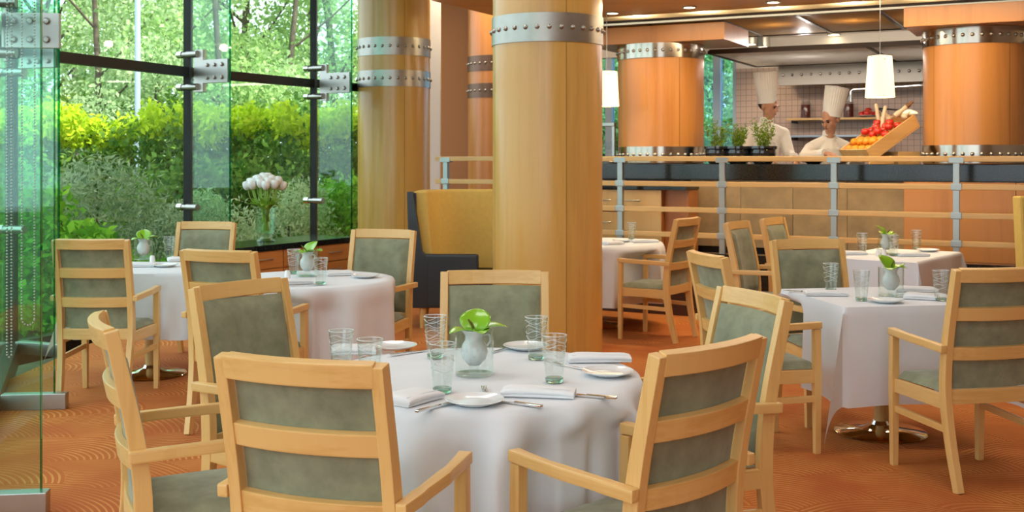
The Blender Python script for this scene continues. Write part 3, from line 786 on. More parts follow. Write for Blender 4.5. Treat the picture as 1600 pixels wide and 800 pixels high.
# bulkhead beams on the fat columns, panelled canopies, hood
def beam(label, p0, p1, o0, o1):
    t0, t1 = gpx(p0, o0), gpx(p1, o0); t = gthing('bulkhead_beam', label, 'beam', t0, o0, 2.69)
    gbox(0, t1-t0, 0, o1-o0, 0, .175, 'casing', 'orange_veneer', t, .003)
    return t
beam('orange wooden bulkhead on top of the left fat column', 915, 1132, .72, 1.62)
beam('orange wooden bulkhead on top of the right fat column', 1412, 1680, .46, 1.36)
def canopy(name, label, t0, t1, o0, o1, z, n, pm, fm, strip):
    t = gthing(name, label, 'canopy', t0, o0, z); W = t1-t0; D = o1-o0
    for i in range(n):
        a, b = W*i/n, W*(i+1)/n
        gbox(a+.02, b-.02, .03, D-.02, 0, .02, 'panel', pm, t)
    for i in range(n+1): gbox(W*i/n-.018, W*i/n+.018, 0, D, -.012, .028, 'frame_bar', fm, t)
    gbox(0, W, -.0, .03, -.012, .04, 'frame_bar', fm, t); gbox(0, W, D-.02, D, -.012, .04, 'frame_bar', fm, t)
    if strip:
        gbox(0, W, -.024, -.004, -.008, .010, 'light_strip', 'strip_lit', t)
    for i in range(n):
        d_ = bpy.data.lights.new('panel_light', 'POINT'); d_.energy = 8 if strip else 15; d_.color = (1, .78, .42) if strip else (1, .93, .85); d_.shadow_soft_size = .05
        o = bpy.data.objects.new('panel_light', d_); COL.objects.link(o); o.parent = t; o.location = (W*(i+.5)/n, D*.45, .13)
    return t
canopy('panel_canopy', 'bronze panel canopy with a light strip above the counter', gpx(900, .62), 5.4, .62, 2.35, 2.885, 8, 'canopy_panel', 'canopy_frame', True)
tc0 = gpx(1108, 1.75)
canopy('hood_canopy', 'pale panel canopy above the cooks', tc0, 5.4, 1.75, 3.75, 2.655, 3, 'hood_panel', 'canopy_frame', False)
hd = gthing('extractor_hood', 'riveted steel extractor hood behind the cooks', 'extractor hood', gpx(1216, 3.72), 3.72, 2.40)
gbox(0, 3.2, 0, .05, 0, .24, 'front_band', 'hood_steel', hd, .003)
gbox(.02, 3.2, .05, .55, .06, .24, 'casing', 'steel', hd)
for k in range(26):
    link('rivet', rivet_mesh('chrome'), hd, Matrix.Translation((.06+k*.115, 0, .13)) @ Matrix.Rotation(PI/2, 4, 'X') @ Matrix.Scale(1.1, 4))

# recessed downlights in the soffit and spots under the white ceiling
def downlight(label, p, grp, r=.055, power=9, h=.012):
    t = thing('downlight', label, 'ceiling light', p, 0, grp)
    MB().lathe([(r+.014, 0), (r+.014, -h), (r, -h), (r, 0)], 24).build('ring', 'steel', t, smooth=40)
    MB().lathe([(0, -h+.004), (r, -h+.004), (r, -h+.008), (0, -h+.008)], 24).build('lens', 'bulb_lit', t, smooth=40)
    if power:
        d = bpy.data.lights.new('spot_light', 'SPOT'); d.energy = power; d.color = (1, .74, .42); d.spot_size = 2.0; d.spot_blend = .6; d.shadow_soft_size = .05
        o = bpy.data.objects.new('spot_light', d); COL.objects.link(o); o.parent = t; o.location = (0, 0, -h-.02)
for px, py, lab in ((957, 22, 'round downlight in the wood soffit beside the large column'), (1077, 13, 'middle round downlight in the wood soffit'), (1208, 5, 'round downlight in the wood soffit nearest the top edge')):
    d = (2.955-H0)*F/(YH-py); downlight(lab, ((px-800)*d/F, d, 2.97), 'downlights in the wood soffit')
for i, (px, py, lab) in enumerate(((1150, 64, 'ceiling spot left of the other two above the first cook'), (1172, 70, 'lowest ceiling spot of the three above the first cook'), (1193, 74, 'right-hand ceiling spot of the three above the first cook'), (1303, 51, 'ceiling spot above the second cook'))):
    d = ((2.91 if i < 3 else 3.05)-H0)*F/(YH-py-(4 if i == 3 else 0)); downlight(lab, ((px-800)*d/F, d, 3.07), 'spots in the white kitchen ceiling', .07, 9, .16 if i < 3 else .02)
def pendant(label, px, ytop, ybot, d, wt, wb):
    x, _, zt = dp(px, ytop, d); zb = dp(px, ybot, d)[2]; k = d/F
    t = thing('pendant_lamp', label, 'pendant lamp', (x, d, zb), 0, 'pendant lamps over the railing'); h = zt-zb; rt, rb = wt*k/2, wb*k/2
    MB().lathe([(rb, 0), (rt, h), (rt-.006, h), (rb-.006, 0), (rb, 0)], 40).build('shade', 'lamp_shade_lit', t, smooth=40)
    MB().tube([(0, 0, h-.02), (0, 0, 2.97-zb)], .003, 6).build('cable', 'steel', t)
    MB().lathe([(0, h+.01), (rt*.6, h+.008), (rt, h-.004), (rt, h-.014), (0, h-.012)], 24).build('cap', 'milk_glass', t, smooth=40)
    for a in range(3): MB().ball((rt*math.cos(a*2.1+.6), rt*math.sin(a*2.1+.6), h-.03), .008, 8, 6).build('screw', 'steel', t, smooth=180)
    d_ = bpy.data.lights.new('pendant_light', 'POINT'); d_.energy = 14; d_.color = (1, .78, .45); d_.shadow_soft_size = .05
    o = bpy.data.objects.new('pendant_light', d_); COL.objects.link(o); o.parent = t; o.location = (0, 0, h*.4)
pendant('glowing cream pendant lamp above the vegetable crate', 1375, 88, 152, 9.62, 36, 45)
pendant('glowing cream pendant lamp half hidden by the large column', 948, 112, 166, 11.15, 33, 39)

# ================================================================== THINGS IN THE KITCHEN
def foliage_mesh(name, mat, pts, size, spread=.5, up=.3, aspect=.5):
    """loose leaves as quads, one mesh"""
    n = len(pts); d = rng.normal(size=(n, 3)); d[:, 2] += up; d /= np.linalg.norm(d, axis=1)[:, None]
    e = rng.normal(size=(n, 3)); e -= d*(e*d).sum(1)[:, None]; e /= np.linalg.norm(e, axis=1)[:, None]
    s = size*(1+spread*rng.uniform(-1, 1, n))[:, None]
    v = np.empty((n, 4, 3)); v[:, 0] = pts-d*s*.5; v[:, 2] = pts+d*s*.5
    nn = np.cross(d, e); v[:, 1] = pts+e*s*aspect*.5+nn*s*.08; v[:, 3] = pts-e*s*aspect*.5+nn*s*.08
    me = bpy.data.meshes.new(name); me.vertices.add(n*4); me.vertices.foreach_set('co', v.reshape(-1).astype(np.float32))
    me.loops.add(n*4); me.loops.foreach_set('vertex_index', np.arange(n*4, dtype=np.int32))
    me.polygons.add(n); me.polygons.foreach_set('loop_start', np.arange(0, n*4, 4, dtype=np.int32))
    me.update(calc_edges=True); me.materials.append(MATS[mat]); return me
pot_me = None
for px, hh, ww, lab in ((1122, .36, .14, 'bushy yellow-green herb in a black pot, left of three on the counter'), (1154, .30, .085, 'slim herb in a black pot, middle of three on the counter'), (1192, .36, .125, 'spiky green herb in a black pot, right of three on the counter')):
    p = g(gpx(px, .92), .92, 1.437); t = thing('potted_herb', lab, 'potted plant', p, 0, 'herb pots on the kitchen counter')
    if pot_me is None: pot_me = MB().lathe([(0, 0), (.075, 0), (.10, .03), (.118, .09), (.112, .125), (.128, .135), (.128, .155), (.105, .155), (.10, .13), (0, .13)], 32).mesh('pot', 'black_glaze', smooth=40)
    link('pot', pot_me, t); t.scale = (1.12, 1.12, 1.15)
    MB().lathe([(0, .14), (.102, .14), (.102, .13), (0, .13)], 20).build('soil', 'soil', t)
    P = []
    for s in range(26):
        a = rng.uniform(0, 2*PI); rr = ww*math.sqrt(rng.uniform(.05, 1)); top = np.array([rr*math.cos(a), rr*math.sin(a), .14+hh*rng.uniform(.55, 1)*(1-.35*rr/ww)]); b0 = np.array([rr*.3*math.cos(a), rr*.3*math.sin(a), .14])
        for q in range(34): P.append(b0+(top-b0)*rng.uniform(.1, 1)+rng.normal(size=3)*.011)
    f_ = link('foliage', foliage_mesh('foliage', 'leaf_herb', np.array(P), .030, .4, .8, .25), t); f_['kind'] = 'stuff'
# black bowl under the second cook's hands
p = g(gpx(1271, 1.05), 1.05, 1.437)
tag(MB().lathe([(0, 0), (.06, 0), (.10, .03), (.135, .075), (.128, .075), (.09, .035), (0, .015)], 32).build('mixing_bowl', 'black_glaze', smooth=40), 'black bowl on the counter before the second cook', 'bowl').location = p

# slanted vegetable crate
cx_, co = 1392, .90
ct = gpx(1378, co); CA = GA+math.radians(48); cr_ = thing('vegetable_crate', 'slanted wooden crate of fruit and vegetables on the counter', 'crate', g(ct, co, 1.437), CA)
CW, CD = .62, .40
ta = math.radians(31)
def cl(x, y, z): return Vector((x*math.cos(ta)-z*math.sin(ta), y, x*math.sin(ta)+z*math.cos(ta)))
def crate_board(x0, x1, y0, y1, z0, z1, nm):
    m = MB(); q = [cl(x, y, z) for z in (z0, z1) for x, y in ((x0, y0), (x1, y0), (x1, y1), (x0, y1))]; m.hexa([v+Vector((-.26, 0, .03)) for v in q]).build(nm, 'crate_wood', cr_, .004)
crate_board(0, CW, -CD/2, CD/2, 0, .015, 'bottom_board'); crate_board(0, CW, -CD/2, -CD/2+.016, .016, .135, 'side_board'); crate_board(0, CW, CD/2-.016, CD/2, .016, .135, 'side_board')
crate_board(-.016, 0, -CD/2, CD/2, 0, .135, 'end_board'); crate_board(CW, CW+.016, -CD/2, CD/2, 0, .135, 'end_board')
MB().box(.05, .31, -.17, .17, 0, .12).build('support_block', 'crate_wood', cr_, .004)
MB().box(-.30, -.02, -.20, -.184, 0.002, .045).build('foot_board', 'crate_wood', cr_, .003)
def crate_world(x, y, z):
    q = cl(x, y, z)+Vector((-.26, 0, .03)); w = g(ct, co, 1.437)+Vector((math.cos(CA)*q.x-math.sin(CA)*q.y, math.sin(CA)*q.x+math.cos(CA)*q.y, q.z)); return w
orange_me = MB().ball((0, 0, 0), (.040, .040, .037), 16, 12).mesh('orange', 'orange_peel', smooth=180)
tom_me = MB().lathe([(0, .024), (.008, .029), (.022, .031), (.036, .018), (.040, 0), (.034, -.020), (.018, -.031), (0, -.032)], 14).mesh('tomato', 'tomato_red', smooth=180)
bulb_me = MB().lathe([(0, -.028), (.018, -.027), (.034, -.010), (.034, .008), (.018, .026), (.008, .045), (.006, .07), (0, .072)], 12).mesh('garlic', 'bulb_white', smooth=60)
cal_me = MB().lathe([(0, .040), (.003, .040), (.004, .030), (.014, .028), (0, .026)], 6).mesh('stalk', 'green_stem', smooth=60)
n = 0
for ix in range(3):
    for iy in range(4):
        o = link('orange', orange_me); o.location = crate_world(.05+ix*.082, -.14+iy*.09, .105+.03*(ix % 2)); tag(o, 'bright orange in the lower end of the vegetable crate', 'fruit', 'oranges in the vegetable crate')
for ix in range(3):
    for iy in range(4):
        o = thing('tomato', 'red tomato in the middle of the vegetable crate', 'vegetable', crate_world(.29+ix*.082, -.14+iy*.09+.02*(ix % 2), .12+.035*((ix+iy) % 2)), 0, 'tomatoes in the vegetable crate'); link('flesh', tom_me, o); link('stalk', cal_me, o)
for k, (x, y) in enumerate(((.565, -.14), (.575, -.06), (.54, .06), (.575, .14), (.52, .13))):
    o = link('garlic_bulb', bulb_me); o.location = crate_world(x, y, .155+.02*(k % 2)); o.rotation_euler = (.5*k, .9, .7*k); tag(o, 'pale garlic bulb in the upper end of the vegetable crate', 'vegetable', 'garlic bulbs in the vegetable crate')
ml = thing('pepper_mill', 'dark wooden pepper mill leaning out of the vegetable crate', 'pepper mill', crate_world(.50, -.10, .20)); ml.rotation_euler = (0, math.radians(52), 0)
MB().lathe([(0, 0), (.024, 0), (.026, .05), (.016, .09), (.022, .14), (.0, .142)], 16).build('body', 'bulb_white', ml, smooth=50)
MB().lathe([(0, .142), (.020, .142), (.024, .165), (.014, .19), (.012, .22), (0, .222)], 16).build('head', 'mill_wood', ml, smooth=50)
for k, (x, y, a) in enumerate(((.42, .0, .15), (.47, .08, -.2))):
    o = thing('bread_stick', ('pale bread stick upright at the back of the crate', 'pale bread stick leaning right at the back of the crate')[k], 'bread', crate_world(x, y+.05, .12)); o.rotation_euler = (0, a, 0)
    MB().tube([(0, 0, 0), (0, 0, .10), (.004, 0, .20), (.004, 0, .215)], [.016, .019, .017, .010], 10).build('crust', 'bulb_white', o, smooth=60)

# wall shelves with jars
sh = {}
for k, (py, mat, lab) in enumerate(((184, 'pale_veneer', 'upper wooden wall shelf holding two jars'), (211, 'blue_shelf', 'lower steel wall shelf behind the cooks'))):
    o_ = OW-.28; t0, t1 = gpx(1228, o_), gpx(1384, o_); mid = g((t0+t1)/2, o_); z = H0+(YH-py)*mid.y/F
    s_ = gthing('wall_shelf', lab, 'shelf', t0, o_, z); sh[k] = (t0, t1, o_, z)
    gbox(0, t1-t0, 0, .27, -.025, 0, 'board', mat, s_, .003)
    for x in (.08, t1-t0-.03): gbox(x-.012, x+.012, .0, .27, -.06, -.026, 'support', 'dark_metal', s_)
for px, lab in ((1259, 'dark preserve jar on the left of the upper kitchen shelf'), (1326, 'red preserve jar on the right of the upper kitchen shelf')):
    t0, t1, o_, z = sh[0]; p = g(gpx(px, o_+.12), o_+.12, z); t = thing('preserve_jar', lab, 'jar', p, 0, 'jars on the kitchen shelf')
    MB().lathe([(0, 0), (.062, 0), (.065, .01), (.065, .19), (.05, .21), (.05, .225), (.046, .225), (.046, .21), (.060, .19), (.060, .012), (0, .008)], 24).build('glass', 'jar_glass', t, smooth=40)
    MB().lathe([(0, .012), (.058, .012), (.058, .175), (0, .175)], 20).build('contents', 'jam', t, smooth=40)
    MB().lathe([(0, .225), (.052, .225), (.052, .24), (.012, .245), (.014, .262), (0, .265)], 20).build('lid', 'jar_glass', t, smooth=40)
t0, t1, o_, z = sh[0]; p = g(gpx(1357, o_+.12), o_+.12, z); bt = thing('fruit_dish', 'shallow dish on the upper kitchen shelf under red peppers', 'dish', p)
MB().lathe([(0, 0), (.05, 0), (.155, .022), (.150, .026), (.05, .008), (0, .008)], 24).build('dish', 'china', bt, smooth=40)
for k in range(9):
    a = k*2.4; r = .046*math.sqrt(k); o = thing('red_pepper', 'small red pepper heaped on the shelf dish', 'vegetable', p+Vector((r*math.cos(a)*.95, r*math.sin(a)*.95, .040+.050*max(0, 1-r/.07)+.010*(k > 4))), k, 'red peppers on the shelf dish'); link('flesh', tom_me, o); link('stalk', cal_me, o)
# heat lamp bar under the hood
hb = gthing('heat_lamp', 'steel heat lamp bar with drop tubes below the hood', 'heat lamp', gpx(1330, 3.3), 3.3, 2.28)
MB().tube([(0, 0, -.12), (0, 0, 0), (.02, 0, .02), (.80, 0, .05), (.82, 0, .03), (.82, 0, -.10)], .018, 10).build('bar', 'chrome', hb, smooth=50)
MB().box(.18, .30, -.04, .04, .02, .12).build('housing', 'steel', hb, .006)
MB().tube([(.24, 0, .12), (.24, 0, .36)], .01, 8).build('hanger', 'steel', hb)
tl_ = gthing('task_lamp', 'small brass-lit lamp on a bent arm above the crate', 'lamp', gpx(1372, 3.9), 3.9, 2.0)
MB().tube(catmull([(0, .3, .08), (0, .05, .10), (.10, .0, .09), (.36, 0, .06)], 5), .010, 8).build('arm', 'dark_metal', tl_, smooth=50)
MB().lathe([(.02, .05), (.09, .02), (.10, 0), (.085, 0), (.015, .04), (.02, .05)], 20, c=(.36, 0, .03)).build('shade', 'lamp_shade_lit', tl_, smooth=40)
# appliance at the left end of the counter
ap_ = thing('slicing_machine', 'grey appliance with an arm on the counter beside the large column', 'appliance', g(gpx(953, .95), .95, 1.437), GA)
MB().lathe([(0, 0), (.085, 0), (.09, .02), (.07, .06), (.04, .08), (0, .08)], 24).build('base', 'steel', ap_, smooth=40)
MB().box(.03, .06, -.02, .02, .06, .42).build('column', 'steel', ap_, .004)
MB().box(-.14, .06, -.03, .03, .40, .44).build('arm', 'steel', ap_, .006)
MB().lathe([(0, .14), (.08, .15), (.10, .22), (.10, .24), (.09, .24), (.07, .16), (0, .15)], 24, c=(-.08, 0, 0)).build('bowl', 'jar_glass', ap_, smooth=40)

# ================================================================== COOKS
def evaluated(o, name, mat):
    dg = bpy.context.evaluated_depsgraph_get(); me = bpy.data.meshes.new_from_object(o.evaluated_get(dg)); me.name = name
    me.materials.clear(); me.materials.append(MATS[mat]); me.polygons.foreach_set('use_smooth', [True]*len(me.polygons)); return me
def fuse(m, voxel, smooth_it, name, mat, parent):
    """union of overlapping shapes as one continuous skin"""
    o = m.build(name, mat)
    r = o.modifiers.new('r', 'REMESH'); r.mode = 'VOXEL'; r.voxel_size = voxel
    if smooth_it: s = o.modifiers.new('s', 'SMOOTH'); s.iterations = smooth_it; s.factor = .5
    me = evaluated(o, name, mat); bpy.data.objects.remove(o); return link(name, me, parent)
def hand(m, wrist, d, palm_n, curl=.5):
    """palm, four curled fingers and a thumb; d points along the hand, palm_n out of the palm"""
    d = Vector(d).normalized(); nrm = Vector(palm_n); nrm = (nrm-d*nrm.dot(d)).normalized(); s = d.cross(nrm); w = Vector(wrist)
    m.capsule(w, w+d*.045, .024, .030); 
    for k in (-1, 0, 1): m.capsule(w+d*.02+s*.018*k, w+d*.082+s*.022*k, .016, .015, 10)
    for k, ln in ((-1.5, .062), (-.5, .072), (.5, .068), (1.5, .052)):
        a = w+d*.085+s*.017*k; b = a+(d*math.cos(curl*.6)+nrm*math.sin(curl*.6))*ln*.5; c = b+(d*math.cos(curl*1.7)+nrm*math.sin(curl*1.7))*ln*.5
        m.capsule(a, b, .0095, .009, 8); m.capsule(b, c, .009, .0075, 8)
    a = w+d*.025-s*.028; b = a+(d*.6-s*.7+nrm*.3).normalized()*.038; c = b+(d*.9-s*.2+nrm*.4).normalized()*.03
    m.capsule(a, b, .012, .010, 8); m.capsule(b, c, .010, .008, 8)
def cook(label, loc, rz, sh_z, lean, head, head_rot, arms, hat_tilt, hat_h):
    """head = head centre, arms = [(shoulder, elbow, wrist, hand direction, palm normal)]; local y- faces the camera"""
    t = thing('person', label, 'person', loc, rz)
    body = MB(); hip = Vector((0, .04, sh_z-.52)); ch = Vector((0, .04-lean*.6, sh_z-.14)); nk = Vector((0, .03-lean, sh_z+.03)); hd_ = Vector(head)
    body.capsule(hip+Vector((-.06, 0, -.02)), hip+Vector((.06, 0, -.02)), .105, .105); body.capsule(hip, ch, .12, .14)
    body.capsule(ch+Vector((-.10, 0, .02)), ch+Vector((.10, 0, .02)), .105, .105)
    body.capsule(nk-Vector((0, 0, .06)), hd_-Vector((0, 0, .07)), .058, .052)
    for s in (-1, 1):
        h = hip+Vector((s*.095, 0, -.06)); kn = Vector((s*.10, .0, (h.z)*.52)); an = Vector((s*.105, .04, .09))
        body.capsule(h, kn, .088, .058); body.capsule(kn, an, .056, .038); body.capsule(an, (s*.115, -.02, .05), .045, .04); body.capsule((s*.115, -.02, .045), (s*.12, -.13, .035), .04, .032)
    for (a, e, wv, hdir, pn) in arms:
        body.capsule(ch+Vector((0, 0, .04)), a, .09, .06); body.capsule(a, e, .050, .040); body.capsule(e, wv, .040, .027); hand(body, wv, hdir, pn)
    for s in (-1, 1): body.capsule(nk+Vector((s*.02, .02, -.03)), (s*.15, .03-lean, sh_z-.07), .05, .05)
    R = Matrix.Translation(hd_) @ Matrix.Rotation(head_rot[2], 4, 'Z') @ Matrix.Rotation(head_rot[0], 4, 'X') @ Matrix.Rotation(head_rot[1], 4, 'Y') @ Matrix.Scale(1.1, 4)
    def hb_(c, r): body.ball(R @ Vector(c), r, 16, 12, R.to_3x3().to_4x4())
    hb_((0, .012, .025), (.076, .094, .092)); hb_((0, -.022, -.045), (.058, .066, .068)); hb_((0, -.062, -.092), (.026, .024, .022))
    hb_((0, -.094, -.018), (.013, .018, .026)); hb_((0, -.100, -.032), (.017, .016, .012)); hb_((0, -.083, .018), (.05, .016, .012))
    for s in (-1, 1): hb_((s*.076, .018, -.012), (.010, .020, .032)); hb_((s*.040, -.062, -.028), (.022, .02, .02))
    hb_((0, -.082, -.064), (.024, .012, .008))
    fuse(body, .0085, 3, 'body', 'skin', t)
    def part(fn, nm, mat):
        m = MB(); fn(m); m.xf(R); return m.build(nm, mat, t, smooth=60)
    for s in (-1, 1): part(lambda m: (m.ball((s*.030, -.0835, -.002), (.013, .008, .007), 10, 8)), 'eye', 'dark_hair'); part(lambda m: m.ball((s*.031, -.092, .018), (.020, .008, .005), 10, 6), 'eyebrow', 'dark_hair')
    part(lambda m: m.ball((0, -.094, -.064), (.021, .004, .004), 10, 6), 'mouth', 'jam')
    part(lambda m: m.ball((0, .030, .022), (.081, .090, .078), 20, 14), 'hair', 'dark_hair')
    # jacket
    j = MB(); j.capsule(hip+Vector((-.05, 0, -.10)), hip+Vector((.05, 0, -.10)), .145, .145); j.capsule(hip, ch, .150, .165)
    j.capsule(ch+Vector((-.115, 0, .03)), ch+Vector((.115, 0, .03)), .112, .112); j.capsule(nk-Vector((0, -.0, .08)), nk+(hd_-nk)*.12, .078, .068)
    for (a, e, wv, hdir, pn) in arms:
        j.capsule(ch+Vector((a[0]*.5, 0, .05)), a, .095, .078); j.capsule(a, e, .076, .062); j.capsule(e, Vector(e)+(Vector(wv)-Vector(e))*.80, .062, .050)
    for s in (-1, 1): j.capsule(nk+Vector((s*.025, .015, -.045)), (s*.165, .03-lean, sh_z-.085), .066, .074)
    jk = fuse(j, .011, 4, 'jacket', 'cook_white', t)
    for (a, e, wv, hdir, pn) in arms:
        q = Vector(e)+(Vector(wv)-Vector(e))*.68; q2 = Vector(e)+(Vector(wv)-Vector(e))*.93; MB().tube([q, q2], [.054, .055], 14).build('cuff', 'hat_white', jk, .004)
    col = MB().lathe([(.062, -.03), (.072, -.025), (.066, .02), (.058, .02), (.062, -.03)], 24); col.xf(Matrix.Translation(nk+(hd_-nk)*.22) @ Matrix.Rotation(lean*.8, 4, 'X')); col.build('collar', 'hat_white', jk, smooth=40)
    for s in (-1, 1):
        for k in range(4):
            z = sh_z-.10-.09*k; f = k/4; MB().ball((s*.055, -.128-lean*.6*(1-f)-.012+.012*f, z), .009, 8, 6).build('button', 'salt_white', jk, smooth=180)
    tr_ = MB()
    for s in (-1, 1):
        h = hip+Vector((s*.09, 0, -.05)); kn = Vector((s*.10, .0, h.z*.52)); tr_.capsule(h, kn, .105, .085); tr_.capsule(kn, (s*.105, .04, .10), .083, .070)
    tr_.capsule(hip+Vector((-.06, 0, -.03)), hip+Vector((.06, 0, -.03)), .125, .125); fuse(tr_, .014, 2, 'trousers', 'trousers', t)
    for s in (-1, 1): sm_ = MB(); sm_.capsule((s*.115, .03, .055), (s*.12, -.13, .045), .056, .050); sm_.build('shoe', 'black_glaze', t, smooth=60)
    # pleated toque
    m = MB(); n = 96
    def prof(v): return .088+.002*v if v < .22 else .090+.018*((v-.22)/.78)
    def fn(u, v):
        a = 2*PI*round(u*n)/n; r = prof(v)+(.0028*math.cos(a*32) if v > .22 else 0); return Vector((r*math.cos(a), r*1.08*math.sin(a)+.012, .030+hat_h*v))
    m.grid(fn, n, 14, True); m.bm.verts.ensure_lookup_table(); top = list(m.bm.verts)[-n:]
    c_ = m.bm.verts.new((0, .012, .030+hat_h*1.04))
    for i in range(n): m.face([top[i], top[(i+1) % n], c_])
    m.xf(Matrix.Translation(hd_) @ Matrix.Rotation(hat_tilt[1], 4, 'Y') @ Matrix.Rotation(hat_tilt[0], 4, 'X') @ Matrix.Rotation(head_rot[2], 4, 'Z') @ Matrix.Scale(1.1, 4)); m.build('chef_hat', 'hat_white', t, smooth=50)
    return t
KZ = .45
p1 = g(gpx(1195, 1.92), 1.92, KZ)
cook('cook in white jacket and tall white hat standing behind the herb pots', p1, .10, 1.405, .05, (0.02, -.07, 1.615), (.25, 0, .75),
     [((-.195, -.01, 1.31), (-.245, -.08, 1.06), (-.10, -.36, 1.055), (.5, -.8, -.25), (0, -.3, -1)), ((.20, -.01, 1.31), (.26, -.06, 1.07), (.20, -.36, 1.05), (-.1, -.9, -.3), (0, -.2, -1))], (.10, -.11), .31)
p2 = g(gpx(1292, 1.86), 1.86, KZ)
cook('cook in white jacket looking down to the left, working beside the vegetable crate', p2, .05, 1.245, .10, (-.01, -.14, 1.455), (.38, 0, -.95),
     [((-.19, -.06, 1.14), (-.30, -.18, 1.06), (-.14, -.40, 1.09), (.7, -.5, -.2), (.2, .3, -1)), ((.195, -.06, 1.14), (.29, -.16, 1.02), (.06, -.36, 1.02), (-.9, -.3, -.1), (0, -.3, -1))], (.12, .15), .28)

# ================================================================== TABLEWARE
def tumbler_proto():
    t = thing('tumbler', 'x', 'glass', group='etched water glasses')
    R0, R1, HH = .0295, .0425, .158
    MB().lathe([(R0, .016), (R1, HH), (R1-.0022, HH), (R0-.002, .018), (R0-.002, .016)], 36).build('wall', 'table_glass', t, smooth=40)
    MB().lathe([(0, .001), (R0-.003, .001), (R0, .004), (R0+.0012, .015), (R0-.003, .017), (0, .014)], 28).build('base', 'glass_base', t, smooth=40)
    m = MB()
    for k, z in enumerate((.062, .083, .104, .124, .141)):
        pts = []
        for i in range(37):
            a = 2*PI*i/36; zz = z+.006*math.sin(a*3+k*1.7); r = R0+(R1-R0)*(zz-.016)/(HH-.016)+.0006; pts.append((r*math.cos(a), r*math.sin(a), zz))
        m.tube(pts, .00075, 4)
    m.build('etched_lines', 'salt_white', t, smooth=60)
    MB().lathe([(R1+.0006, HH-.001), (R1+.0006, HH+.001), (R1-.0026, HH+.001), (R1-.0026, HH-.001), (R1+.0006, HH-.001)], 36).build('rim', 'milk_glass', t, smooth=40)
    return t
def plate_proto():
    t = thing('side_plate', 'x', 'plate', group='white side plates')
    MB().lathe([(0, .004), (.045, .004), (.052, .001), (.057, .003), (.088, .0155), (.0905, .0175), (.089, .0185), (.060, .0085), (.050, .0072), (0, .0068)], 56).build('dish', 'china', t, smooth=30)
    return t
def napkin_proto(kind):
    t = thing('napkin', 'x', 'napkin', group='folded white napkins'); m = MB(); n = 12
    L, W = (.23, .085) if kind == 0 else (.17, .12)
    # folded layers with a rounded fold on one long side
    prof = [(-W/2+.004, .0012), (-W/2, .004), (-W/2+.001, .0115), (-W/2+.003, .0125), (-W/2-.002, .0135), (-W/2-.003, .020), (-W/2+.001, .024), (-W/2+.012, .027), (0, .030), (W/2-.016, .029), (W/2-.004, .024), (W/2+.002, .015), (W/2-.002, .006), (W/2-.012, .0012)]
    rings = []
    for i in range(n+1):
        x = -L/2+L*i/n; e = 1-.25*(abs(i/n*2-1)**8); rings.append([m.bm.verts.new((x, y*(1+.012*math.sin(i*.6)), max(.0012, z*e*(1+.05*math.sin(i*.5+y*14))))) for y, z in prof])
    for A, B in zip(rings, rings[1:]):
        for k in range(len(prof)): m.face([A[k], A[(k+1) % len(prof)], B[(k+1) % len(prof)], B[k]])
    m.face(rings[0][::-1]); m.face(rings[-1]); m.build('cloth', 'napkin_linen', t, smooth=70)
    MB().sweep([(-L/2+.012, -W/2+.018, .0268), (0, -W/2+.018, .0288), (L/2-.012, -W/2+.018, .0268)], (0, 1, 0), .003, .0012).build('hem', 'linen', t)
    return t
def fork_proto():
    t = thing('fork', 'x', 'fork', group='steel forks')
    p = catmull([(0, -.10, .006), (0, -.04, .004), (0, .03, .006), (0, .055, .004)], 4); n = len(p)
    MB().sweep(p, (1, 0, 0), [.017-.010*min(1, i/7)+.010*max(0, (i-9)/3) for i in range(n)], .0028).build('handle', 'chrome', t, .001)
    m = t
    for k in (-1.5, -.5, .5, 1.5): MB().sweep(catmull([(k*.0048, .053, .004), (k*.0056, .075, .0045), (k*.0056, .098, .010)], 3), (1, 0, 0), .0026, .002).build('tine', 'chrome', t)
    return t
def knife_proto():
    t = thing('knife', 'x', 'knife', group='steel knives')
    MB().sweep(catmull([(0, -.105, .007), (0, -.06, .006), (0, -.005, .006)], 4), (1, 0, 0), [.013, .014, .015, .016, .015, .014, .012, .011, .010], .0075).build('handle', 'chrome', t, .002)
    MB().sweep(catmull([(0, -.006, .006), (.001, .05, .005), (.003, .10, .004)], 4), (1, 0, 0), [.010, .016, .018, .019, .019, .018, .016, .012, .004], .0016).build('blade', 'chrome', t)
    return t
def jug_proto():
    t = thing('jug_vase', 'x', 'vase', group='white jug vases in glass cylinders')
    MB().lathe([(.066, .004), (.067, .155), (.0645, .155), (.0635, .006), (.066, .004)], 40).build('glass_cylinder', 'table_glass', t, smooth=40)
    MB().lathe([(0, .0), (.064, .0), (.066, .004), (.0635, .006), (0, .006)], 40).build('glass_bottom', 'table_glass', t, smooth=40)
    MB().lathe([(0, .034), (.020, .034), (.040, .055), (.047, .080), (.042, .105), (.032, .120), (.031, .136), (.046, .156), (.043, .157), (.028, .136), (.029, .121), (.039, .104), (.043, .080), (.037, .058), (0, .038)], 36).build('jug', 'milk_glass', t, smooth=50)
    MB().tube(catmull([(.030, .0, .135), (.052, 0, .138), (.056, 0, .115), (.044, 0, .098)], 5), .004, 8).build('handle', 'milk_glass', t, smooth=60)
    MB().tube([(0, 0, .006), (0, 0, .036)], .018, 16).build('foot', 'table_glass', t, smooth=50)
    return t
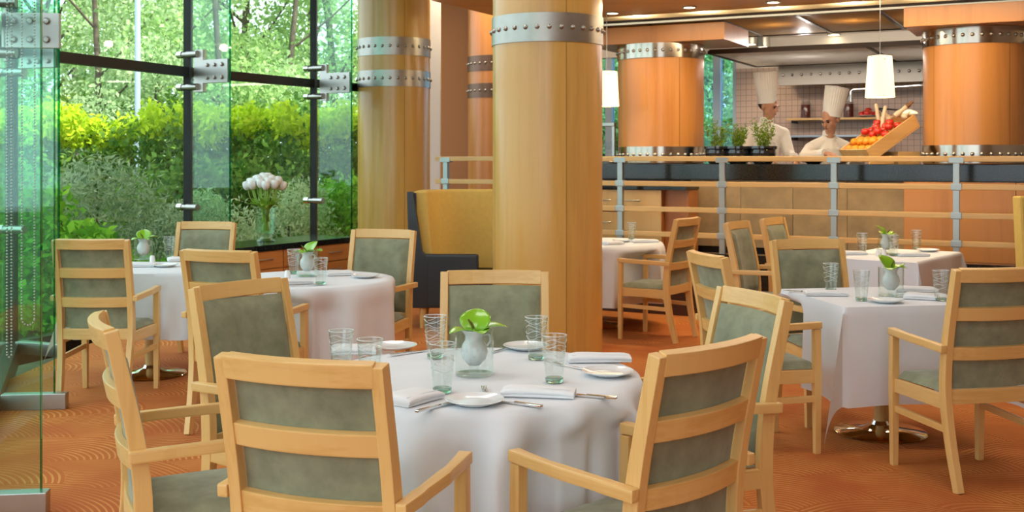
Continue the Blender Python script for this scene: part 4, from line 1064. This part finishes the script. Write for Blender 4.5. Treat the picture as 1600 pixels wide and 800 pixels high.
def flower_proto():
    t = thing('anthurium', 'x', 'flower', group='green anthuriums in the table vases')
    def spathe(ax, ay, tilt, size, lift):
        m = MB(); nu, nv = 8, 8
        def fn(u, v):
            s = u*2-1; y = v; wdt = .62*math.sin(PI*min(1, .12+v*.88))**.7*(1.05-.35*v); x = s*wdt
            z = .16*abs(s)**1.5*wdt+.16*math.sin(v*PI)*.6-.10*v*v - (.06*(1-v)*(1-abs(s)))
            return Vector((x*size, (y-.05+.18*abs(s)*(v < .2)*(.2-v)*-5*.2)*size, z*size))
        m.grid(fn, nu, nv); m.xf(Matrix.Translation((ax, ay, lift)) @ Matrix.Rotation(math.atan2(ay, ax)-PI/2, 4, 'Z') @ Matrix.Rotation(tilt, 4, 'X'))
        o = m.build('spathe', 'spathe_green', t, smooth=180); o.modifiers.new('s', 'SOLIDIFY').thickness = .0012; return o
    spathe(-.020, -.006, .10, .078, .150); spathe(.024, -.002, .22, .098, .152); spathe(.004, .012, .85, .098, .156); spathe(.004, -.020, .15, .070, .150)
    MB().tube(catmull([(-.004, -.004, .162), (-.012, -.014, .178), (-.026, -.026, .196)], 4), [.005]*6+[.004, .0035, .003], 8).build('spadix', 'spadix_olive', t, smooth=60)
    MB().tube(catmull([(0, 0, .045), (.006, .003, .11), (0, 0, .165)], 4), .003, 6).build('stem', 'green_stem', t, smooth=60)
    return t
def shaker_proto():
    t = thing('shaker', 'x', 'shaker', group='salt and pepper shakers')
    MB().lathe([(0, 0), (.018, 0), (.019, .004), (.017, .04), (.013, .052), (0, .056)], 20).build('body', 'salt_white', t, smooth=50)
    MB().lathe([(0, .0555), (.012, .0535), (.0125, .0515), (.0140, .0505)], 16).build('cap', 'steel', t, smooth=50)
    return t
PROTO = {'tumbler': tumbler_proto, 'plate': plate_proto, 'napkin': lambda: napkin_proto(0), 'napkin_wide': lambda: napkin_proto(1), 'fork': fork_proto, 'knife': knife_proto, 'jug': jug_proto, 'flower': flower_proto, 'shaker': shaker_proto}
made = {}
def put(kind, px, py, label, rz=0, dz=.0015, scale=None):
    p = Vector(tp(px, py, ZTOP)); p.z += dz
    if kind not in made:
        t = PROTO[kind](); made[kind] = t; dup_src = t; t.location = p; t.rotation_euler = (0, 0, rz); t['label'] = label
        if scale: t.scale = (scale,)*3
        return t
    return dup(made[kind], label, p, rz, None, scale or 1)
def jug(px, py, where, rz=0):
    put('jug', px, py, 'white jug vase inside a glass cylinder on the '+where, rz); put('flower', px, py, 'green anthurium in the jug vase on the '+where, rz)
# main table
jug(741, 586, 'main round table', .2)
put('tumbler', 866, 598, 'etched tumbler front right of the vase on the main table')
put('tumbler', 838, 562, 'etched tumbler back right of the vase on the main table', 1)
put('tumbler', 691, 614, 'etched tumbler front left of the vase, beside the folded napkin', 2)
put('tumbler', 680, 560, 'etched tumbler back left of the vase on the main table', 3)
put('tumbler', 533, 589, 'etched tumbler farthest left on the main table', 4)
put('tumbler', 578, 606, 'etched tumbler behind the top rail of the nearest armchair', 5)
put('plate', 742, 632, 'white side plate nearest the camera on the main table')
put('plate', 950, 587, 'white side plate at the right rim of the main table')
put('plate', 616, 546, 'white side plate at the back left of the main table')
put('plate', 822, 546, 'white side plate behind the tumblers at the back right')
put('napkin', 842, 619, 'folded white napkin with a rounded end right of the nearest plate', -.16)
put('napkin_wide', 644, 627, 'folded white napkin left of the nearest plate', .95)
put('napkin', 936, 565, 'folded white napkin behind the right rim plate', .04)
put('napkin_wide', 552, 552, 'folded white napkin at the left rim of the main table', .15)
put('knife', 686, 637, 'knife handle left of the nearest plate', -.62)
put('fork', 760, 617, 'fork lying behind the nearest plate', .12, .0018, .9)
put('knife', 802, 632, 'knife lying right of the nearest plate', .95)
put('knife', 914, 621, 'knife tucked under the napkin with the rounded end', 1.15)
put('fork', 893, 575, 'fork left of the right rim plate', .75, .0018, .9)
put('fork', 787, 547, 'fork between the vase and the back right plate', -.5, .0018, .9)
put('knife', 640, 553, 'knife beside the back left plate of the main table', -.8, .0018, .9)
# second round table
jug(480, 432, 'second round table', -.4)
put('tumbler', 501, 445, 'etched tumbler right of the jug on the second round table')
put('tumbler', 459, 428, 'etched tumbler behind the jug on the second round table', 1)
put('plate', 571, 434, 'white side plate on the second round table before the facing armchair')
put('napkin_wide', 531, 430, 'folded napkin in the middle of the second round table', .3)
put('napkin', 458, 444, 'folded napkin at the left of the second round table', .3)
put('knife', 478, 447, 'knife beside the left napkin of the second round table', -1.2)
put('shaker', 449, 436, 'small white shaker on the second round table')
# far left table
jug(224, 406, 'far left window table', .5)
put('tumbler', 264, 403, 'etched tumbler on the far left window table')
put('napkin', 216, 417, 'folded napkin left on the far left window table', .1)
put('napkin_wide', 281, 408, 'folded napkin right on the far left window table', .4)
put('plate', 258, 417, 'white side plate on the far left window table')
put('shaker', 238, 411, 'small white shaker on the far left window table')
# right square table
jug(1392, 463, 'right square table', .9)
put('tumbler', 1298, 456, 'etched tumbler at the back left of the right square table')
put('tumbler', 1346, 470, 'etched tumbler left of the vase on the right square table', 1)
put('tumbler', 1470, 470, 'etched tumbler beside the ladder-back armchair on the right square table', 2)
put('plate', 1384, 473, 'white side plate before the vase on the right square table')
put('napkin', 1290, 462, 'folded napkin at the left corner of the right square table', -.05)
put('napkin_wide', 1439, 467, 'folded napkin right of the vase on the right square table', -.4)
put('napkin', 1430, 456, 'folded napkin behind the vase on the right square table', -.1)
put('knife', 1250, 457, 'knife at the left edge of the right square table', .9)
# rear table
jug(1385, 397, 'rear table before the railing', 1.4)
put('tumbler', 1347, 396, 'etched tumbler left of the vase on the rear table')
put('tumbler', 1396, 400, 'etched tumbler right of the vase on the rear table', 1)
put('tumbler', 1432, 390, 'etched tumbler at the right of the rear table', 2)
put('shaker', 1372, 400, 'left white shaker of the pair on the rear table')
put('shaker', 1381, 400.5, 'right white shaker of the pair on the rear table')
put('napkin', 1427, 400.5, 'folded napkin at the front corner of the rear table', .1)
put('napkin', 1330, 398, 'folded napkin at the left of the rear table', .1)
put('plate', 1450, 393, 'white side plate on the rear table')
# table behind the column
put('tumbler', 987, 375, 'etched tumbler on the table half hidden by the column')
put('plate', 972, 378, 'white side plate on the table half hidden by the column')
put('napkin', 1008, 379, 'folded napkin right on the table half hidden by the column', .1)
put('napkin_wide', 957, 382, 'folded napkin left on the table half hidden by the column', .5)

# ================================================================== GARDEN
GZ = -.3
def blob_pts(blobs, n, shell=.75):
    vol = np.array([b[1][0]*b[1][1]*b[1][2] for b in blobs])**(2/3); cnt = np.maximum(1, (n*vol/vol.sum()).astype(int)); out = []
    for (c, r), k in zip(blobs, cnt):
        d = rng.normal(size=(k, 3)); d /= np.linalg.norm(d, axis=1)[:, None]
        rad = shell+(1-shell)*rng.uniform(0, 1, k); rad *= 1+.12*rng.normal(size=k)
        out.append(np.array(c)+d*np.array(r)*rad[:, None])
    return np.concatenate(out)
def plant(name, label, cat, base, blobs, n, size, mat, group, stem_r=.03, stem_h=None, extra=None, aspect=.5, up=.2, shell=.7):
    t = thing(name, label, cat, base, 0, group); b = [((c[0], c[1], c[2]), r) for c, r in blobs]
    f = link('foliage', foliage_mesh('foliage', mat, blob_pts(b, n, shell), size, .45, up, aspect), t); f['kind'] = 'stuff'
    if extra:
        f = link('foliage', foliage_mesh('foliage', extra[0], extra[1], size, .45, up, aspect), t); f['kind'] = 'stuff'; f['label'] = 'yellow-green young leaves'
    top = stem_h or max(c[2] for c, r in blobs)
    MB().tube(catmull([(0, 0, -.02), (.03*top/3, 0, top*.4), (0, .02*top, top)], 4), [stem_r*(1-.07*i) for i in range(9)], 8).build('stem', 'bark', t, smooth=60)
    return t
# clipped hedge of separate shrubs with yellow-green young growth on top
hx = [(-9.6, 15.6), (-7.7, 16.3), (-5.8, 16.9), (-3.9, 17.4), (-2.0, 17.9)]
hn = ('leftmost', 'second from left', 'middle', 'fourth from left', 'rightmost')
for i, (x, y) in enumerate(hx):
    bl = [((-.9+.6*k, rng.uniform(-.15, .15), .95), (.50, .55, 1.05)) for k in range(4)]+[((-.8+.45*k, 0, 1.9+rng.uniform(-.12, .12)), (.42, .5, .5)) for k in range(4)]
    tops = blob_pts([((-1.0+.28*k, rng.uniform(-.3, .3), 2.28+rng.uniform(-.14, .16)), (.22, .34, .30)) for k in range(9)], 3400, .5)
    plant('hedge_shrub', f'clipped hedge shrub with yellow-green top beyond the window, {hn[i]} of five', 'hedge', (x, y, GZ), bl, 5200, .10, 'leaf_hedge', 'clipped hedge beyond the window', extra=('leaf_hedge_young', tops), stem_h=1.8, up=.4)
sh_list = [
 ('grey_shrub', 'big rounded grey-green shrub behind the far left table', 'shrub', (150, 13.2), [((0, 0, .8), (1.0, .8, .9)), ((.7, .2, .6), (.7, .6, .7)), ((-.6, 0, .6), (.7, .6, .7)), ((0, 0, 1.45), (.6, .5, .4))], 9000, .085, 'leaf_grey'),
 ('grey_shrub', 'grey-green shrub in front of the hedge left of the tulip vase', 'shrub', (262, 13.0), [((0, 0, .5), (.65, .6, .65)), ((.3, 0, .95), (.40, .4, .40))], 4500, .075, 'leaf_grey'),
 ('pale_shrub', 'pale feathery shrub behind the glass fin by the tulip vase', 'shrub', (345, 13.6), [((0, 0, .6), (.55, .5, .7)), ((-.2, 0, 1.1), (.3, .3, .35))], 4000, .075, 'leaf_pale'),
 ('pale_shrub', 'pale feathery shrub right behind the white tulips', 'shrub', (450, 14.6), [((0, 0, .6), (.7, .6, .7)), ((.2, 0, 1.15), (.4, .4, .4))], 5000, .08, 'leaf_pale'),
 ('leafy_shrub', 'bright green shrub low beside the two-banded column', 'shrub', (535, 15.4), [((0, 0, .6), (.7, .6, .75)), ((0, 0, 1.1), (.45, .4, .45))], 4200, .09, 'leaf_laurel'),
 ('laurel_bush', 'glossy bright green bush close to the glass behind the left armchair', 'shrub', (95, 11.2), [((0, 0, .5), (.6, .5, .7)), ((-.25, 0, 1.15), (.38, .35, .45)), ((.3, -.1, .75), (.35, .35, .45))], 2600, .105, 'leaf_laurel'),
 ('laurel_bush', 'glossy bright green bush at the left edge behind the nearest glass fin', 'shrub', (18, 11.6), [((0, 0, .6), (.6, .5, .8)), ((-.15, 0, 1.35), (.42, .4, .55)), ((-.5, 0, 1.0), (.5, .5, .7))], 3000, .11, 'leaf_laurel'),
 ('leafy_shrub', 'low leafy shrub seen between the far left table and its window', 'shrub', (215, 11.9), [((0, 0, .35), (.6, .4, .42)), ((.35, 0, .3), (.4, .3, .4))], 2200, .09, 'leaf_laurel'),
 ('dark_shrub', 'dark green shrub between the grey shrub and the hedge', 'shrub', (258, 15.0), [((0, 0, .8), (.9, .6, .9)), ((.5, 0, 1.3), (.5, .4, .5))], 4200, .10, 'leaf_hedge'),
 ('dark_shrub', 'dark green shrub behind the white tulips', 'shrub', (400, 15.8), [((0, 0, .8), (.9, .6, .95)), ((-.3, 0, 1.3), (.5, .4, .5))], 4200, .10, 'leaf_hedge'),
]
for nm, lab, cat, (px, d), bl, n, sz, mat in sh_list:
    plant(nm, lab, cat, ((px-800)*d/F, d, GZ), bl, n, sz, mat, 'shrubs outside the window', .025, up=.5 if 'pale' in nm or 'grey' in nm else .1, aspect=.28 if 'pale' in nm or 'grey' in nm else .55, shell=.6)
# trees: trunk, branches and a loose crown each
tr_list = [
 (-60, 22, .10, 9, 'leaf_tree', 'broad green tree at the far left beyond the hedge'), (60, 25, .13, 10, 'leaf_tree', 'green tree left of the transom corner'),
 (150, 21.5, .09, 9, 'leaf_pale', 'slim pale tree over the grey shrub'), (200, 30, .16, 12, 'leaf_tree', 'tall tree with dark trunk behind the left pane'),
 (255, 24, .10, 10, 'leaf_pale', 'pale green tree beside the first dark mullion'), (345, 23, .10, 10, 'leaf_tree', 'forked tree seen between the two mullions, left'),
 (385, 28, .15, 12, 'leaf_tree', 'dark trunked tree seen between the two mullions, middle'), (455, 25, .10, 10, 'leaf_pale', 'pale tree behind the white tulips'),
 (520, 30, .14, 12, 'leaf_tree', 'green tree close to the two-banded column'), (640, 27, .14, 11, 'leaf_tree', 'tree behind the two-banded column'),
 (120, 36, .2, 13, 'leaf_pale', 'distant pale tree far behind the left pane'), (320, 38, .2, 14, 'leaf_pale', 'distant pale tree behind the first dark mullion'), (480, 38, .2, 14, 'leaf_pale', 'distant pale tree near the second dark mullion'),
 (960, 24, .16, 8, 'leaf_tree', 'green tree outside the kitchen window beside the column'), (1115, 23, .16, 8, 'leaf_tree', 'green tree outside the kitchen window left of the first cook'), (1040, 30, .2, 10, 'leaf_pale', 'pale tree outside the kitchen window, farther off')]
for px, d, tr, hgt, mat, lab in tr_list:
    x = (px-800)*d/F; t = thing('garden_tree', lab, 'tree', (x, d, GZ), 0, 'trees beyond the hedge'); sc_ = d/25
    br = []; bl = []
    for k in range(11):
        a = rng.uniform(0, 2*PI); z = hgt*rng.uniform(.30, .95); r = hgt*.20*rng.uniform(.4, 1.0); br.append((a, z, r)); bl.append(((r*math.cos(a), r*math.sin(a), z), (hgt*.10, hgt*.10, hgt*.07)))
    bl += [((rng.uniform(-1, 1)*hgt*.16, rng.uniform(-1, 1)*hgt*.14, hgt*rng.uniform(.24, .5)), (hgt*.11, hgt*.11, hgt*.07)) for _ in range(5)]
    f = link('foliage', foliage_mesh('foliage', mat, blob_pts(bl, 9500, .25), .115*sc_, .5, .0, .6), t); f['kind'] = 'stuff'
    MB().tube(catmull([(0, 0, -.05), (.1*rng.normal(), 0, hgt*.3), (.25*rng.normal(), 0, hgt*.65), (.2, 0, hgt*.95)], 4), [tr*(1-.065*i) for i in range(13)], 8).build('trunk', 'bark', t, smooth=60)
    for a, z, r in br[:7]: MB().tube([(0, 0, z*.72), (r*.5*math.cos(a), r*.5*math.sin(a), z*.85), (r*math.cos(a), r*math.sin(a), z)], [tr*.32, tr*.22, tr*.1], 6).build('branch', 'bark', t, smooth=60)
dk = ('leftmost', 'second from left', 'middle', 'fourth from left', 'rightmost')
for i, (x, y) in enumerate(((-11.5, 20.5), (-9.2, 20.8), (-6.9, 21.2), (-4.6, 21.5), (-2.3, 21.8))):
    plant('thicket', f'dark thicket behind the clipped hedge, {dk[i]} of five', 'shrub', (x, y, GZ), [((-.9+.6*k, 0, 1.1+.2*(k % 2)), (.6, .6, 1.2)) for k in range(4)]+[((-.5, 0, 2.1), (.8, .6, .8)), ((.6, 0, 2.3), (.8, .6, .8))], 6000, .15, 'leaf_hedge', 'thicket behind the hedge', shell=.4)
for x, y, lab in ((1.6, 19.5, 'dark thicket outside the kitchen window beside the column'), (3.7, 19.0, 'dark thicket outside the kitchen window left of the first cook')):
    plant('thicket', lab, 'shrub', (x, y, GZ), [((-.9+.6*k, 0, 1.1+.2*(k % 2)), (.6, .6, 1.2)) for k in range(4)]+[((-.5, 0, 2.1), (.8, .6, .8)), ((.6, 0, 2.3), (.8, .6, .8))], 6000, .15, 'leaf_tree', 'thickets outside the kitchen', shell=.4)
pl_ = thing('lamp_post', 'thin blue-grey pole standing beyond the hedge', 'pole', ((215-800)*19.5/F, 19.5, GZ))
MB().tube([(0, 0, 0), (0, 0, 6.5)], .05, 12).build('pole', 'window_frame_paint', pl_, smooth=50); MB().lathe([(0, 0), (.12, 0), (.12, .02), (.06, .05), (0, .05)], 16).build('foot_plate', 'window_frame_paint', pl_)
